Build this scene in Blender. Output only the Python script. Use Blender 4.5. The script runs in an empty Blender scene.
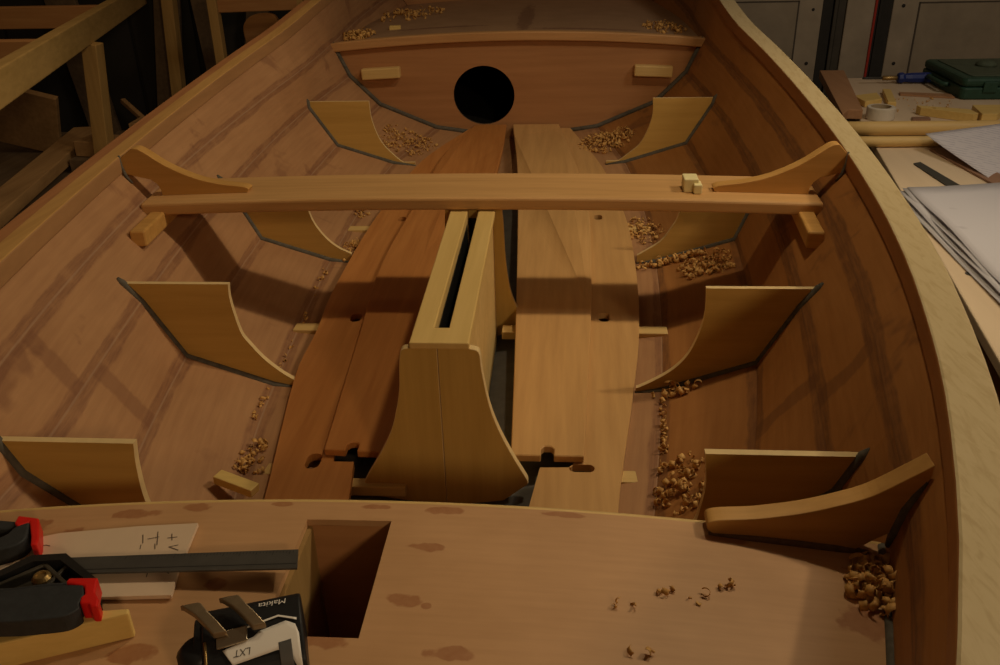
import bpy, bmesh, math, random
from mathutils import Vector, Matrix, noise
from mathutils.geometry import tessellate_polygon
S = bpy.context.scene
COL = S.collection
PI = math.pi
random.seed(7)

# ---------------------------------------------------------------- camera
cd = bpy.data.cameras.new('camera'); cam = bpy.data.objects.new('camera', cd); COL.objects.link(cam)
cd.sensor_fit = 'HORIZONTAL'; cd.sensor_width = 36.0; cd.lens = 36.0*0.8677; cd.clip_start = .02; cd.clip_end = 60
rt = Vector((0.997183, 0.070762, -0.024868)); up = Vector((-0.010158, 0.455908, 0.889969)); fw = Vector((-0.074314, 0.887209, -0.455343))
cam.matrix_world = Matrix(((rt.x, up.x, -fw.x, .1777), (rt.y, up.y, -fw.y, 0), (rt.z, up.z, -fw.z, .8296), (0, 0, 0, 1)))
S.camera = cam
# ---------------------------------------------------------------- light
S.view_settings.view_transform = 'Standard'; S.view_settings.look = 'None'
S.view_settings.exposure = 0.0; S.view_settings.gamma = 1.0; S.view_settings.use_curve_mapping = False
S.cycles.max_bounces = 8; S.cycles.diffuse_bounces = 5
w = bpy.data.worlds.new('workshop_air'); S.world = w; w.use_nodes = True
w.node_tree.nodes['Background'].inputs[0].default_value = (1.0, .62, .32, 1); w.node_tree.nodes['Background'].inputs[1].default_value = .058

def lamp(name, kind, loc, target, energy, color, size=.1, spot=None, blend=.5):
    l = bpy.data.lights.new(name, kind); o = bpy.data.objects.new(name, l); COL.objects.link(o)
    o.location = loc
    o.rotation_euler = (Vector(target)-Vector(loc)).to_track_quat('-Z', 'Y').to_euler()
    l.energy = energy; l.color = color
    if kind == 'AREA': l.shape = 'DISK'; l.size = size
    else: l.shadow_soft_size = size
    if kind == 'SPOT': l.spot_size = spot; l.spot_blend = blend
    return o
lamp('overhead_lamp', 'SPOT', (.60, 1.64, 1.85), (-.1, 1.50, 0), 27, (1.0, .80, .50), .05, math.radians(125), .6)
lamp('work_lamp', 'SPOT', (2.2, 1.68, 2.15), (-.2, 1.25, .1), 55, (1.0, .80, .50), .05, math.radians(66), .7)
lamp('ceiling_lamp', 'AREA', (1.5, -1.5, 1.6), (.0, 1.0, .2), 16.0, (1.0, .72, .42), .3)
lamp('bench_fill', 'AREA', (1.9, 1.6, 2.1), (1.35, 2.5, .15), 9.5, (1.0, .90, .76), .5)  # added fill brightening the bench, no fitting behind it
lamp('rack_fill', 'AREA', (-1.2, 2.6, 2.0), (-1.7, 3.6, 0), 2.2, (1.0, .74, .42), .5)  # dim fill added to lift the left background, not a real fitting

# ---------------------------------------------------------------- materials
MATS = {}
def nm(name, rough=.6):
    m = bpy.data.materials.new(name); m.use_nodes = True; nt = m.node_tree
    b = nt.nodes['Principled BSDF']; b.inputs['Roughness'].default_value = rough
    b.inputs['Specular IOR Level'].default_value = .3
    MATS[name] = m
    return m, nt, b
def N(nt, t, **k):
    n = nt.nodes.new(t)
    for a, v in k.items(): setattr(n, a, v)
    return n
def mixc(nt, fac, a, b):
    n = N(nt, 'ShaderNodeMix', data_type='RGBA')
    if isinstance(fac, (int, float)): n.inputs[0].default_value = fac
    else: nt.links.new(fac, n.inputs[0])
    for s, v in ((6, a), (7, b)):
        if isinstance(v, tuple): n.inputs[s].default_value = (*v, 1)
        else: nt.links.new(v, n.inputs[s])
    return n.outputs[2]
def mth(nt, op, a, b=None, clamp=False):
    n = N(nt, 'ShaderNodeMath', operation=op, use_clamp=clamp)
    for i, v in enumerate((a, b)):
        if v is None: continue
        if isinstance(v, (int, float)): n.inputs[i].default_value = v
        else: nt.links.new(v, n.inputs[i])
    return n.outputs[0]
def noisef(nt, vec, scale, detail=3, rough=.55, dist=0):
    n = N(nt, 'ShaderNodeTexNoise'); n.inputs['Scale'].default_value = scale; n.inputs['Detail'].default_value = detail
    n.inputs['Roughness'].default_value = rough; n.inputs['Distortion'].default_value = dist
    if vec is not None: nt.links.new(vec, n.inputs['Vector'])
    return n.outputs[0]
def stretch(nt, sx, sy, sz, src='Object'):
    tc = N(nt, 'ShaderNodeTexCoord'); mp = N(nt, 'ShaderNodeMapping'); mp.inputs['Scale'].default_value = (sx, sy, sz)
    nt.links.new(tc.outputs[src], mp.inputs[0]); return mp.outputs[0]
def ramp(nt, f, lo, hi):
    n = N(nt, 'ShaderNodeMapRange'); n.inputs[1].default_value = lo; n.inputs[2].default_value = hi
    nt.links.new(f, n.inputs[0]); return n.outputs[0]
def bump(nt, b, h, strength=.15, dist=.002):
    n = N(nt, 'ShaderNodeBump'); n.inputs['Strength'].default_value = strength; n.inputs['Distance'].default_value = dist
    nt.links.new(h, n.inputs['Height']); nt.links.new(n.outputs[0], b.inputs['Normal'])
def wood(name, c1, c2, axis='y', fine=90, rough=.55, var=.5, figure=0):
    c1, c2 = [(c[0], c[1]*.92, c[2]*.86) for c in (c1, c2)]
    m, nt, b = nm(name, rough)
    k = {'x': (.06, 1, 1), 'y': (1, .06, 1), 'z': (1, 1, .06)}[axis]
    v = stretch(nt, *k)
    g = noisef(nt, v, fine, 4, .6)
    big = noisef(nt, v, fine*.16, 2, .5, .6)
    f = ramp(nt, mth(nt, 'ADD', mth(nt, 'MULTIPLY', g, .55), mth(nt, 'MULTIPLY', big, .45)), .36, .64)
    col = mixc(nt, f, c1, c2)
    if figure:
        wv = N(nt, 'ShaderNodeTexNoise'); wv.inputs['Scale'].default_value = 26; wv.inputs['Detail'].default_value = 1; wv.inputs['Distortion'].default_value = 1.6
        nt.links.new(stretch(nt, *{'x': (.35, 1, 1), 'y': (1, .35, 1), 'z': (1, 1, .35)}[axis]), wv.inputs[0])
        s = mth(nt, 'FRACT', mth(nt, 'MULTIPLY', wv.outputs[0], 9))
        ln = ramp(nt, s, .0, .45)
        col = mixc(nt, mth(nt, 'MULTIPLY', mth(nt, 'SUBTRACT', 1, ln), figure), col, tuple(q*.55 for q in c1))
    nt.links.new(col, b.inputs['Base Color'])
    bump(nt, b, g, .08, .001)
    return m
def flat(name, c, rough=.5, metal=0, nz=.12, scale=60):
    m, nt, b = nm(name, rough); b.inputs['Metallic'].default_value = metal
    f = noisef(nt, stretch(nt, 1, 1, 1), scale, 3)
    nt.links.new(mixc(nt, f, tuple(q*(1-nz) for q in c), tuple(min(1, q*(1+nz)) for q in c)), b.inputs['Base Color'])
    return m

PLY_A, PLY_B = (.33, .175, .088), (.42, .235, .125)
wood('frame_ply', (.47, .305, .080), (.58, .39, .115), 'x', 60, .5)
flat('ply_edge', (.68, .50, .24), .6)
wood('case_ply', (.48, .325, .088), (.58, .40, .118), 'z', 70, .5)
wood('cedar_thwart', (.48, .285, .110), (.60, .375, .160), 'x', 90, .45)
wood('cedar_board_pale', (.50, .305, .120), (.62, .395, .165), 'y', 70, .45)
wood('cedar_board_red', (.42, .175, .048), (.54, .25, .075), 'y', 70, .45)
wood('knee_wood', (.46, .26, .07), (.60, .36, .115), 'x', 60, .45)
wood('pale_pine', (.58, .42, .15), (.68, .51, .20), 'y', 60, .5)
wood('oak_rail', (.40, .285, .13), (.56, .43, .225), 'y', 150, .45)
def rail_figure():
    m = MATS['oak_rail']; nt = m.node_tree; b = nt.nodes['Principled BSDF']
    v = stretch(nt, 1, .16, 1)
    a = noisef(nt, v, 110, 3, .6, 1.0); g = noisef(nt, stretch(nt, 1, .06, 1), 160, 3)
    f = mth(nt, 'ADD', mth(nt, 'MULTIPLY', ramp(nt, a, .48, .66), .45), mth(nt, 'MULTIPLY', g, .4))
    nt.links.new(mixc(nt, f, (.52, .415, .235), (.38, .275, .130)), b.inputs['Base Color'])
rail_figure()
wood('mahogany_strip', (.34, .15, .06), (.46, .22, .09), 'y', 90, .5)
wood('yellow_strip', (.48, .28, .09), (.60, .37, .13), 'y', 90, .5)
wood('bulkhead_ply', (.36, .18, .075), (.46, .245, .105), 'x', 50, .55)
wood('trim_wood', (.44, .25, .10), (.56, .33, .14), 'x', 80, .5)
wood('pine_x', (.58, .42, .16), (.70, .53, .23), 'x', 60, .5)
wood('offcut_pine', (.62, .46, .15), (.74, .57, .21), 'x', 110, .55)
wood('rack_timber', (.42, .28, .09), (.56, .38, .14), 'y', 60, .7)
wood('rack_timber_x', (.40, .19, .07), (.50, .27, .10), 'x', 60, .7)
wood('rack_timber_z', (.38, .24, .08), (.52, .34, .12), 'z', 60, .7)
wood('scrap_wood', (.30, .18, .075), (.44, .28, .125), 'y', 50, .8)
wood('scrap_dark', (.12, .085, .05), (.19, .135, .08), 'y', 50, .85)
wood('bench_ply', (.60, .50, .36), (.70, .60, .44), 'y', 14, .6)
wood('bench_apron', (.22, .13, .06), (.30, .19, .09), 'y', 40, .7)
wood('brown_board', (.36, .20, .10), (.44, .26, .14), 'y', 40, .6)
wood('dark_hardboard', (.25, .15, .10), (.31, .19, .13), 'y', 40, .6)
flat('door_paint', (.40, .33, .24), .7, nz=.3, scale=9)
flat('door_panel_paint', (.34, .28, .20), .7, nz=.3, scale=9)
flat('dark_post', (.035, .032, .028), .8, nz=.4, scale=20)
flat('grey_post', (.075, .065, .05), .8, nz=.3, scale=20)
flat('red_paint', (.42, .035, .02), .6)
flat('groove', (.10, .08, .06), .8)
flat('concrete', (.09, .075, .055), .9, nz=.4, scale=4)
flat('dark_wall', (.030, .026, .021), .9, nz=.5, scale=5)
flat('epoxy', (.10, .088, .068), .85, nz=.6, scale=90)
flat('epoxy_brown', (.14, .085, .05), .6, nz=.5, scale=120)
flat('black_plastic', (.012, .012, .013), .42)
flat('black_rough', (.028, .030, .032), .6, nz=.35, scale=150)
flat('red_plastic', (.62, .012, .008), .4)
flat('cast_black', (.016, .015, .014), .35)
flat('cast_recess', (.05, .042, .03), .5, nz=.5, scale=140)
flat('brass', (.34, .22, .08), .4, metal=.8)
flat('rule_steel', (.085, .08, .072), .45, metal=.35, nz=.25, scale=40)
flat('bright_steel', (.55, .46, .34), .25, metal=1)
flat('bracket_steel', (.24, .18, .11), .35, metal=.6, nz=.35)
flat('label_white', (.72, .68, .62), .4, nz=.03)
flat('label_grey', (.085, .08, .075), .5)
flat('template_white', (.66, .50, .35), .6, nz=.05)
flat('pencil', (.10, .075, .06), .8)
flat('tape_white', (.62, .56, .46), .5)
flat('tape_core', (.40, .31, .20), .7)
flat('blue_plastic', (.015, .03, .16), .35)
flat('green_plastic', (.022, .062, .040), .5, nz=.4, scale=60)
flat('dust_green', (.075, .095, .06), .7, nz=.5, scale=50)
flat('dark_steel', (.05, .048, .042), .5)
flat('pale_block', (.78, .68, .36), .5)
wood('hull_rail', (.31, .18, .080), (.39, .23, .105), 'y', 60, .6)
wood('hull_rail_right', (.30, .135, .045), (.37, .175, .060), 'y', 60, .6)  # inner face of the right rail, oranger than the left one
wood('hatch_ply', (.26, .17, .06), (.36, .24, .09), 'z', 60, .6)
flat('bilge_grey', (.085, .08, .072), .6, nz=.5, scale=30)
flat('tank_shade_black', (.012, .011, .010), .8)
flat('bilge_shadow', (.2, .11, .055), .6)

def shaving_mat():
    m, nt, b = nm('shaving_wood', .6)
    f = noisef(nt, stretch(nt, 1, 1, 1), 70, 2)
    nt.links.new(mixc(nt, ramp(nt, f, .35, .65), (.46, .23, .060), (.68, .40, .125)), b.inputs['Base Color'])
shaving_mat()

def hull_mat(name, ca, cb, ct, grain):
    """okoume ply; brown resin-soaked tape bands along the seams ('seam' = metres to the nearest seam)"""
    m, nt, b = nm(name, .6)
    uv = N(nt, 'ShaderNodeUVMap', uv_map='pos').outputs[0]
    mp = N(nt, 'ShaderNodeMapping'); mp.inputs['Scale'].default_value = (6, 90, 1); nt.links.new(uv, mp.inputs[0])
    g = noisef(nt, mp.outputs[0], 1.0, 4, .6)
    cloud = noisef(nt, uv, 4.5, 3, .6)
    base = mixc(nt, ramp(nt, mth(nt, 'ADD', mth(nt, 'MULTIPLY', g, .5), mth(nt, 'MULTIPLY', cloud, .5)), .35, .65), ca, cb)
    at = N(nt, 'ShaderNodeAttribute', attribute_name='seam').outputs['Fac']
    mpe = N(nt, 'ShaderNodeMapping'); mpe.inputs['Scale'].default_value = (.35, 1, 1); nt.links.new(uv, mpe.inputs[0])
    edge = noisef(nt, mpe.outputs[0], 12, 5, .62)
    wid = mth(nt, 'ADD', mth(nt, 'MULTIPLY', edge, .030), .001)
    band = ramp(nt, mth(nt, 'SUBTRACT', wid, at), -.001, .003)
    blot = noisef(nt, uv, 22, 3, .6)
    band = mth(nt, 'MULTIPLY', band, ramp(nt, blot, .1, .5), True)
    scr = noisef(nt, mp.outputs[0], 2.2, 4, .7)
    col = mixc(nt, mth(nt, 'MULTIPLY', band, mth(nt, 'ADD', mth(nt, 'MULTIPLY', ramp(nt, scr, .35, .65), .45), .35)), base, ct)
    su = N(nt, 'ShaderNodeSeparateXYZ'); nt.links.new(uv, su.inputs[0])
    y_ = mth(nt, 'SUBTRACT', su.outputs[0], mth(nt, 'MULTIPLY', mth(nt, 'GREATER_THAN', su.outputs[0], 5.5), 7.3))
    bd = None
    for (y0, v0, v1) in ((1.035, .315, .45), (1.10, .62, .78)):
        d = mth(nt, 'ABSOLUTE', mth(nt, 'SUBTRACT', y_, mth(nt, 'ADD', y0, mth(nt, 'MULTIPLY', mth(nt, 'SUBTRACT', edge, .5), .05))))
        q = mth(nt, 'MULTIPLY', ramp(nt, mth(nt, 'SUBTRACT', .020, d), -.003, .004), mth(nt, 'MULTIPLY', mth(nt, 'GREATER_THAN', su.outputs[1], v0), mth(nt, 'LESS_THAN', su.outputs[1], v1)))
        bd = q if bd is None else mth(nt, 'MAXIMUM', bd, q)
    col = mixc(nt, mth(nt, 'MULTIPLY', bd, .45), col, ct)
    # squeegee smears of resin crossing the planks
    mp2 = N(nt, 'ShaderNodeMapping'); mp2.inputs['Scale'].default_value = (2.2, 2.2, 1); mp2.inputs['Rotation'].default_value = (0, 0, .9); nt.links.new(uv, mp2.inputs[0])
    sm = ramp(nt, noisef(nt, mp2.outputs[0], 1.6, 4, .65, .8), .60, .66)
    col = mixc(nt, mth(nt, 'MULTIPLY', sm, .5), col, ct)
    ln = ramp(nt, mth(nt, 'SUBTRACT', .0016, at), -.0008, .0008)
    col = mixc(nt, mth(nt, 'MULTIPLY', ln, .35), col, tuple(min(1, q*k) for q, k in zip(cb, (1.0, 1.25, 1.7))) if grain else ct)
    nt.links.new(col, b.inputs['Base Color'])
hull_mat('hull_ply', (.35, .178, .080), (.45, .243, .112), (.20, .086, .045), 1)
hull_mat('hull_ply_right', (.29, .116, .028), (.37, .160, .044), (.115, .045, .020), 0)  # right-hand planking, darker and oranger than the left

def ellipse_mask(nt, uv, spots):
    sep = N(nt, 'ShaderNodeSeparateXYZ'); 
    nz = N(nt, 'ShaderNodeTexNoise'); nz.inputs['Scale'].default_value = 55; nz.inputs['Detail'].default_value = 3; nt.links.new(uv, nz.inputs[0])
    nt.links.new(uv, sep.inputs[0]); acc = None
    for (x, y, rx, ry) in spots:
        dx = mth(nt, 'DIVIDE', mth(nt, 'SUBTRACT', sep.outputs[0], x), rx); dy = mth(nt, 'DIVIDE', mth(nt, 'SUBTRACT', sep.outputs[1], y), ry)
        d = mth(nt, 'ADD', mth(nt, 'MULTIPLY', dx, dx), mth(nt, 'MULTIPLY', dy, dy))
        d = mth(nt, 'ADD', d, mth(nt, 'MULTIPLY', mth(nt, 'SUBTRACT', nz.outputs[0], .5), 3.2))
        k = ramp(nt, mth(nt, 'SUBTRACT', 1.0, d), -.1, .35)
        acc = k if acc is None else mth(nt, 'MAXIMUM', acc, k)
    return acc
def deck_mat(name, ca, cb, stain, spots):
    m, nt, b = nm(name, .5)
    uv = N(nt, 'ShaderNodeUVMap', uv_map='pos').outputs[0]
    mp = N(nt, 'ShaderNodeMapping'); mp.inputs['Scale'].default_value = (12, 150, 1); nt.links.new(uv, mp.inputs[0])
    g = noisef(nt, mp.outputs[0], 1, 4, .6); cl = noisef(nt, uv, 9, 3, .6)
    col = mixc(nt, ramp(nt, mth(nt, 'ADD', mth(nt, 'MULTIPLY', g, .4), mth(nt, 'MULTIPLY', cl, .6)), .35, .65), ca, cb)
    mk = ellipse_mask(nt, uv, spots)
    fl = noisef(nt, uv, 120, 2)
    col = mixc(nt, mth(nt, 'MULTIPLY', mk, mth(nt, 'ADD', mth(nt, 'MULTIPLY', fl, .5), .45), True), col, stain)
    nt.links.new(col, b.inputs['Base Color'])
deck_mat('deck_ply', (.46, .255, .115), (.55, .315, .152), (.31, .12, .045),
    [(.053, .621, .016, .006), (.044, .553, .016, .009), (.062, .547, .005, .004), (-.255, .668, .026, .008), (-.19, .676, .016, .006), (-.105, .680, .014, .004),
     (-.018, .505, .022, .010), (.09, .497, .022, .008), (-.172, .487, .020, .010), (.062, .674, .020, .006), (.18, .678, .022, .004), (-.37, .655, .035, .012),
     (.33, .662, .025, .006), (-.13, .566, .012, .008), (-.008, .677, .018, .004), (.445, .57, .03, .02), (-.30, .63, .02, .02)])
deck_mat('aft_deck_ply', (.30, .18, .10), (.37, .225, .13), (.17, .085, .05), [(0.02, 3.5, .03, .4), (-.3, 3.3, .2, .02), (.25, 3.2, .2, .02)])

def paper_mat(name, rot, scale, dens, col=(.62, .59, .62), ink=(.32, .31, .40)):
    m, nt, b = nm(name, .7)
    uv = N(nt, 'ShaderNodeUVMap', uv_map='pos').outputs[0]
    mp = N(nt, 'ShaderNodeMapping'); mp.inputs['Rotation'].default_value = (0, 0, rot); nt.links.new(uv, mp.inputs[0])
    sp = N(nt, 'ShaderNodeSeparateXYZ'); nt.links.new(mp.outputs[0], sp.inputs[0])
    wob = noisef(nt, mp.outputs[0], 160, 2)
    ph = mth(nt, 'FRACT', mth(nt, 'MULTIPLY', mth(nt, 'ADD', sp.outputs[1], mth(nt, 'MULTIPLY', wob, .006)), scale))
    line = ramp(nt, mth(nt, 'ABSOLUTE', mth(nt, 'SUBTRACT', ph, .5)), .20, .06)
    mp2 = N(nt, 'ShaderNodeMapping'); mp2.inputs['Scale'].default_value = (34, scale*.9, 1); nt.links.new(mp.outputs[0], mp2.inputs[0])
    words = ramp(nt, noisef(nt, mp2.outputs[0], 1, 1), 1-dens-.04, 1-dens+.04)
    f = mth(nt, 'MULTIPLY', mth(nt, 'MULTIPLY', line, words), .55, True)
    nt.links.new(mixc(nt, f, col, ink), b.inputs['Base Color'])
paper_mat('note_paper', .35, 62, .55)
paper_mat('plan_paper', 1.25, 14, .30, (.56, .54, .58), (.42, .40, .44))
paper_mat('plan_paper_edge', 1.0, 9, .1, (.57, .55, .58), (.5, .46, .47))

# ---------------------------------------------------------------- mesh helpers
class MB:
    def __init__(s): s.v = []; s.f = []; s.mi = []; s.attr = None; s.uv = None
    def add(s, vs, fs, mi=0):
        o = len(s.v); s.v += [Vector(p) for p in vs]
        for f in fs: s.f.append([i+o for i in f]); s.mi.append(mi)
    def box(s, c, d, rz=0, ry=0, rx=0, mi=0):
        M = Matrix.Rotation(rz, 3, 'Z') @ Matrix.Rotation(ry, 3, 'Y') @ Matrix.Rotation(rx, 3, 'X')
        vs = [Vector(c)+M @ Vector((x*d[0]/2, y*d[1]/2, z*d[2]/2)) for z in (-1, 1) for x, y in ((-1, -1), (1, -1), (1, 1), (-1, 1))]
        s.add(vs, [(3, 2, 1, 0), (4, 5, 6, 7), (0, 1, 5, 4), (1, 2, 6, 5), (2, 3, 7, 6), (3, 0, 4, 7)], mi)
    def bar(s, a, b, w, h, mi=0, up=(0, 0, 1)):
        """rectangular bar from a to b; top edge centreline runs a-b, h hangs below"""
        a, b = Vector(a), Vector(b); t = (b-a).normalized(); sd = t.cross(Vector(up)).normalized(); u = sd.cross(t)
        vs = []
        for p in (a, b):
            for x, z in ((-w/2, -h), (w/2, -h), (w/2, 0), (-w/2, 0)): vs.append(p+sd*x+u*z)
        s.add(vs, [(0, 1, 2, 3), (7, 6, 5, 4), (0, 4, 5, 1), (1, 5, 6, 2), (2, 6, 7, 3), (3, 7, 4, 0)], mi)
    def tube(s, path, r, n=10, caps=True, mi=0, flat=1.0):
        path = [Vector(p) for p in path]; rs = r if isinstance(r, (list, tuple)) else [r]*len(path)
        vs = []; u = None
        for i, p in enumerate(path):
            t = (path[min(i+1, len(path)-1)]-path[max(i-1, 0)]).normalized()
            if u is None: u = t.orthogonal().normalized()
            u = (u-t*u.dot(t)).normalized(); w_ = t.cross(u)
            for k in range(n):
                a = 2*PI*k/n; vs.append(p+(u*math.cos(a)+w_*math.sin(a)*flat)*rs[i])
        fs = [(i*n+k, i*n+(k+1) % n, (i+1)*n+(k+1) % n, (i+1)*n+k) for i in range(len(path)-1) for k in range(n)]
        if caps: fs += [tuple(range(n-1, -1, -1)), tuple(range((len(path)-1)*n, len(path)*n))]
        s.add(vs, fs, mi)
    def lathe(s, c, prof, n=24, axis='z', mi=0):
        vs = []
        for r, h in prof:
            for k in range(n):
                a = 2*PI*k/n; q = (r*math.cos(a), r*math.sin(a), h)
                if axis == 'x': q = (q[2], q[0], q[1])
                if axis == 'y': q = (q[0], q[2], q[1])
                vs.append(Vector(c)+Vector(q))
        fs = [(i*n+k, i*n+(k+1) % n, (i+1)*n+(k+1) % n, (i+1)*n+k) for i in range(len(prof)-1) for k in range(n)]
        if prof[0][0] > 1e-6: fs.append(tuple(range(n-1, -1, -1)))
        if prof[-1][0] > 1e-6: fs.append(tuple(range((len(prof)-1)*n, len(prof)*n)))
        s.add(vs, fs, mi)
    def prism(s, loops, fn, t0, t1, mi=0, mside=None):
        """loops: list of 2D loops (first outer, rest holes); fn(a, b, t) -> 3D"""
        loops = [list(l) for l in loops]; flatp = [p for l in loops for p in l]
        tris = tessellate_polygon([[Vector((p[0], p[1], 0)) for p in l] for l in loops])
        n = len(flatp)
        vs = [fn(p[0], p[1], t0) for p in flatp]+[fn(p[0], p[1], t1) for p in flatp]
        fs = [tuple(t) for t in tris]; s.add(vs, [], mi); o = len(s.v)-2*n
        if len(loops) == 1:
            s.f.append([o+i for i in range(n)][::-1]); s.mi.append(mi); s.f.append([o+n+i for i in range(n)]); s.mi.append(mi)
        for t in (fs if len(loops) > 1 else []):
            s.f.append([o+t[0], o+t[1], o+t[2]]); s.mi.append(mi)
            s.f.append([o+n+t[2], o+n+t[1], o+n+t[0]]); s.mi.append(mi)
        k = 0
        for l in loops:
            m_ = len(l)
            for i in range(m_):
                a, b = k+i, k+(i+1) % m_
                s.f.append([o+a, o+b, o+n+b, o+n+a]); s.mi.append(mi if mside is None else mside)
            k += m_
    def grid(s, fn, nu, nv, mi=0, skip=None):
        vs = [fn(i/nu, j/nv) for j in range(nv+1) for i in range(nu+1)]
        fs = [(j*(nu+1)+i, j*(nu+1)+i+1, (j+1)*(nu+1)+i+1, (j+1)*(nu+1)+i) for j in range(nv) for i in range(nu) if not (skip and skip(i, j))]
        s.add(vs, fs, mi)

ORG = {}
def org(o):
    return ORG.get(o.name, Vector((0, 0, 0)))
def obj(name, mb, mats, parent=None, bevel=0, smooth=False, solid=0, label=None, cat=None, group=None, kind=None, pos_uv=None, seam=None, subsurf=0, at=None, segs=2):
    me = bpy.data.meshes.new(name)
    xs = [p.x for p in mb.v]; ys = [p.y for p in mb.v]; zs = [p.z for p in mb.v]
    c = Vector(((min(xs)+max(xs))/2, (min(ys)+max(ys))/2, min(zs))) if at is None else Vector(at)
    me.from_pydata([tuple(p-c) for p in mb.v], [], mb.f)
    for m in (mats if isinstance(mats, (list, tuple)) else [mats]): me.materials.append(MATS[m])
    for i, p in enumerate(me.polygons): p.material_index = mb.mi[i]; p.use_smooth = smooth
    if pos_uv:
        uvl = me.uv_layers.new(name='pos')
        for l in me.loops: uvl.data[l.index].uv = pos_uv(mb.v[l.vertex_index], l.vertex_index)
    if seam:
        a = me.attributes.new('seam', 'FLOAT', 'POINT')
        for i in range(len(mb.v)): a.data[i].value = seam[i]
    bm = bmesh.new(); bm.from_mesh(me)
    if not seam and not pos_uv: bmesh.ops.remove_doubles(bm, verts=bm.verts, dist=1e-6)
    if not pos_uv: bmesh.ops.recalc_face_normals(bm, faces=bm.faces)
    bm.to_mesh(me); bm.free(); me.update()
    o = bpy.data.objects.new(name, me); COL.objects.link(o); ORG[o.name] = c
    if parent: o.parent = parent; o.location = c-org(parent)
    else: o.location = c
    if solid:
        md = o.modifiers.new('thickness', 'SOLIDIFY'); md.thickness = abs(solid); md.offset = 1 if solid > 0 else -1
    if bevel:
        md = o.modifiers.new('soft_edges', 'BEVEL'); md.width = bevel; md.segments = segs; md.limit_method = 'ANGLE'; md.angle_limit = math.radians(38); md.use_clamp_overlap = True
    if subsurf:
        md = o.modifiers.new('smooth', 'SUBSURF'); md.levels = subsurf; md.render_levels = subsurf
    tag(o, label, cat, group, kind); return o
def tag(o, label=None, cat=None, group=None, kind=None):
    if label: o['label'] = label
    if cat: o['category'] = cat
    if group: o['group'] = group
    if kind: o['kind'] = kind
    return o
def thing(name, loc, label, cat, group=None):
    o = bpy.data.objects.new(name, None); COL.objects.link(o); o.empty_display_size = .05
    o.location = loc; ORG[o.name] = Vector(loc); return tag(o, label, cat, group)
def catmull(pts, n=6, closed=False):
    P = [Vector(p) for p in pts]; out = []; m = len(P)
    rng = range(m if closed else m-1)
    for i in rng:
        if closed: a, b, c, d = P[(i-1) % m], P[i], P[(i+1) % m], P[(i+2) % m]
        else: a, b, c, d = P[max(i-1, 0)], P[i], P[i+1], P[min(i+2, m-1)]
        for k in range(n):
            t = k/n
            out.append(.5*((2*b)+(c-a)*t+(2*a-5*b+4*c-d)*t*t+(3*b-a-3*c+d)*t**3))
    if not closed: out.append(P[-1])
    return out
def c2(pts, n=6): return [(p.x, p.y) for p in catmull([(a, b, 0) for a, b in pts], n)]
def XZ(y0):
    return lambda a, b, t: Vector((a, y0+t, b))
def XY(z0):
    return lambda a, b, t: Vector((a, b, z0+t))
def roundrect(cx, cy, rx, ry, ang=0, n=4, r=.4):
    q = []; rad = min(rx, ry)*r*2 if r < 1 else min(rx, ry)
    rad = min(rad, rx, ry)
    for (sx, sy, a0) in ((1, 1, 0), (-1, 1, PI/2), (-1, -1, PI), (1, -1, 1.5*PI)):
        for k in range(n+1):
            a = a0+PI/2*k/n
            q.append((sx*(rx-rad)+rad*math.cos(a), sy*(ry-rad)+rad*math.sin(a)))
    ca, sa = math.cos(ang), math.sin(ang)
    return [(cx+x*ca-y*sa, cy+x*sa+y*ca) for x, y in q]

# ---------------------------------------------------------------- the room
def struct(name, mb, mats, **k): return obj(name, mb, mats, kind='structure', **k)
GZ = -.70
m = MB(); m.box((-.2, 2.0, GZ-.05), (7.0, 6.6, .1)); struct('floor', m, 'concrete')
m = MB(); m.box((-1.25, 4.62, .6), (5.0, .1, 2.6))
for k in range(14): m.box((-3.6+k*.34, 4.56, .6), (.32, .02, 2.6))
struct('wall_back', m, 'dark_wall')
m = MB(); m.box((-3.75, 2.0, .6), (.1, 6.6, 2.6))
for k in range(16): m.box((-3.69, -1.1+k*.40, .6), (.02, .38, 2.6))
struct('wall_left', m, 'dark_wall')

# doors behind the bench (plane y = 4.3)
def door(name, x0, x1, panels, knots):
    m = MB(); m.box(((x0+x1)/2, 4.335, .45), (x1-x0, .05, 2.3))
    d = struct(name, m, 'door_paint', bevel=.004)
    for (a, b, z0, z1) in panels:
        p = MB()
        g = .006
        for (cx, cz, dx, dz) in (((a+b)/2, z0, b-a, g), ((a+b)/2, z1, b-a, g), (a, (z0+z1)/2, g, z1-z0), (b, (z0+z1)/2, g, z1-z0)):
            p.box((cx, 4.307, cz), (dx, .006, dz+g if dx == g else dz))
        obj('panel_groove', p, 'groove', d)
        p = MB(); p.box(((a+b)/2, 4.3085, (z0+z1)/2), (b-a-g, .006, z1-z0-g)); obj('door_panel', p, 'door_panel_paint', d, bevel=.002)
    for (x, z, r) in knots:
        p = MB(); p.lathe((x, 4.309, z), [(0, -.004), (r*.7, -.001), (r*.6, .001), (0, .001)], 9, 'y'); obj('bolt_head', p, 'dark_post', d)
    return d
door('door_1', .35, 1.342, [(.50, 1.232, -.42, .337)], [(1.30, .30, .010), (1.30, .06, .012)])
door('door_2', 1.655, 2.85, [(1.77, 2.6, -.42, .322)], [(1.70, .31, .012), (1.70, .055, .012)])
m = MB(); m.box((1.366, 4.345, .45), (.045, .06, 2.3)); struct('trim_1', m, 'dark_post')
m = MB(); m.box((1.43, 4.34, .45), (.034, .05, 2.3)); m.box((1.402, 4.335, .45), (.016, .06, 2.3)); struct('trim_2', m, 'grey_post', bevel=.003)
m = MB(); m.box((1.512, 4.33, .45), (.125, .045, 2.3)); struct('trim_3', m, 'door_paint', bevel=.004)
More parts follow.
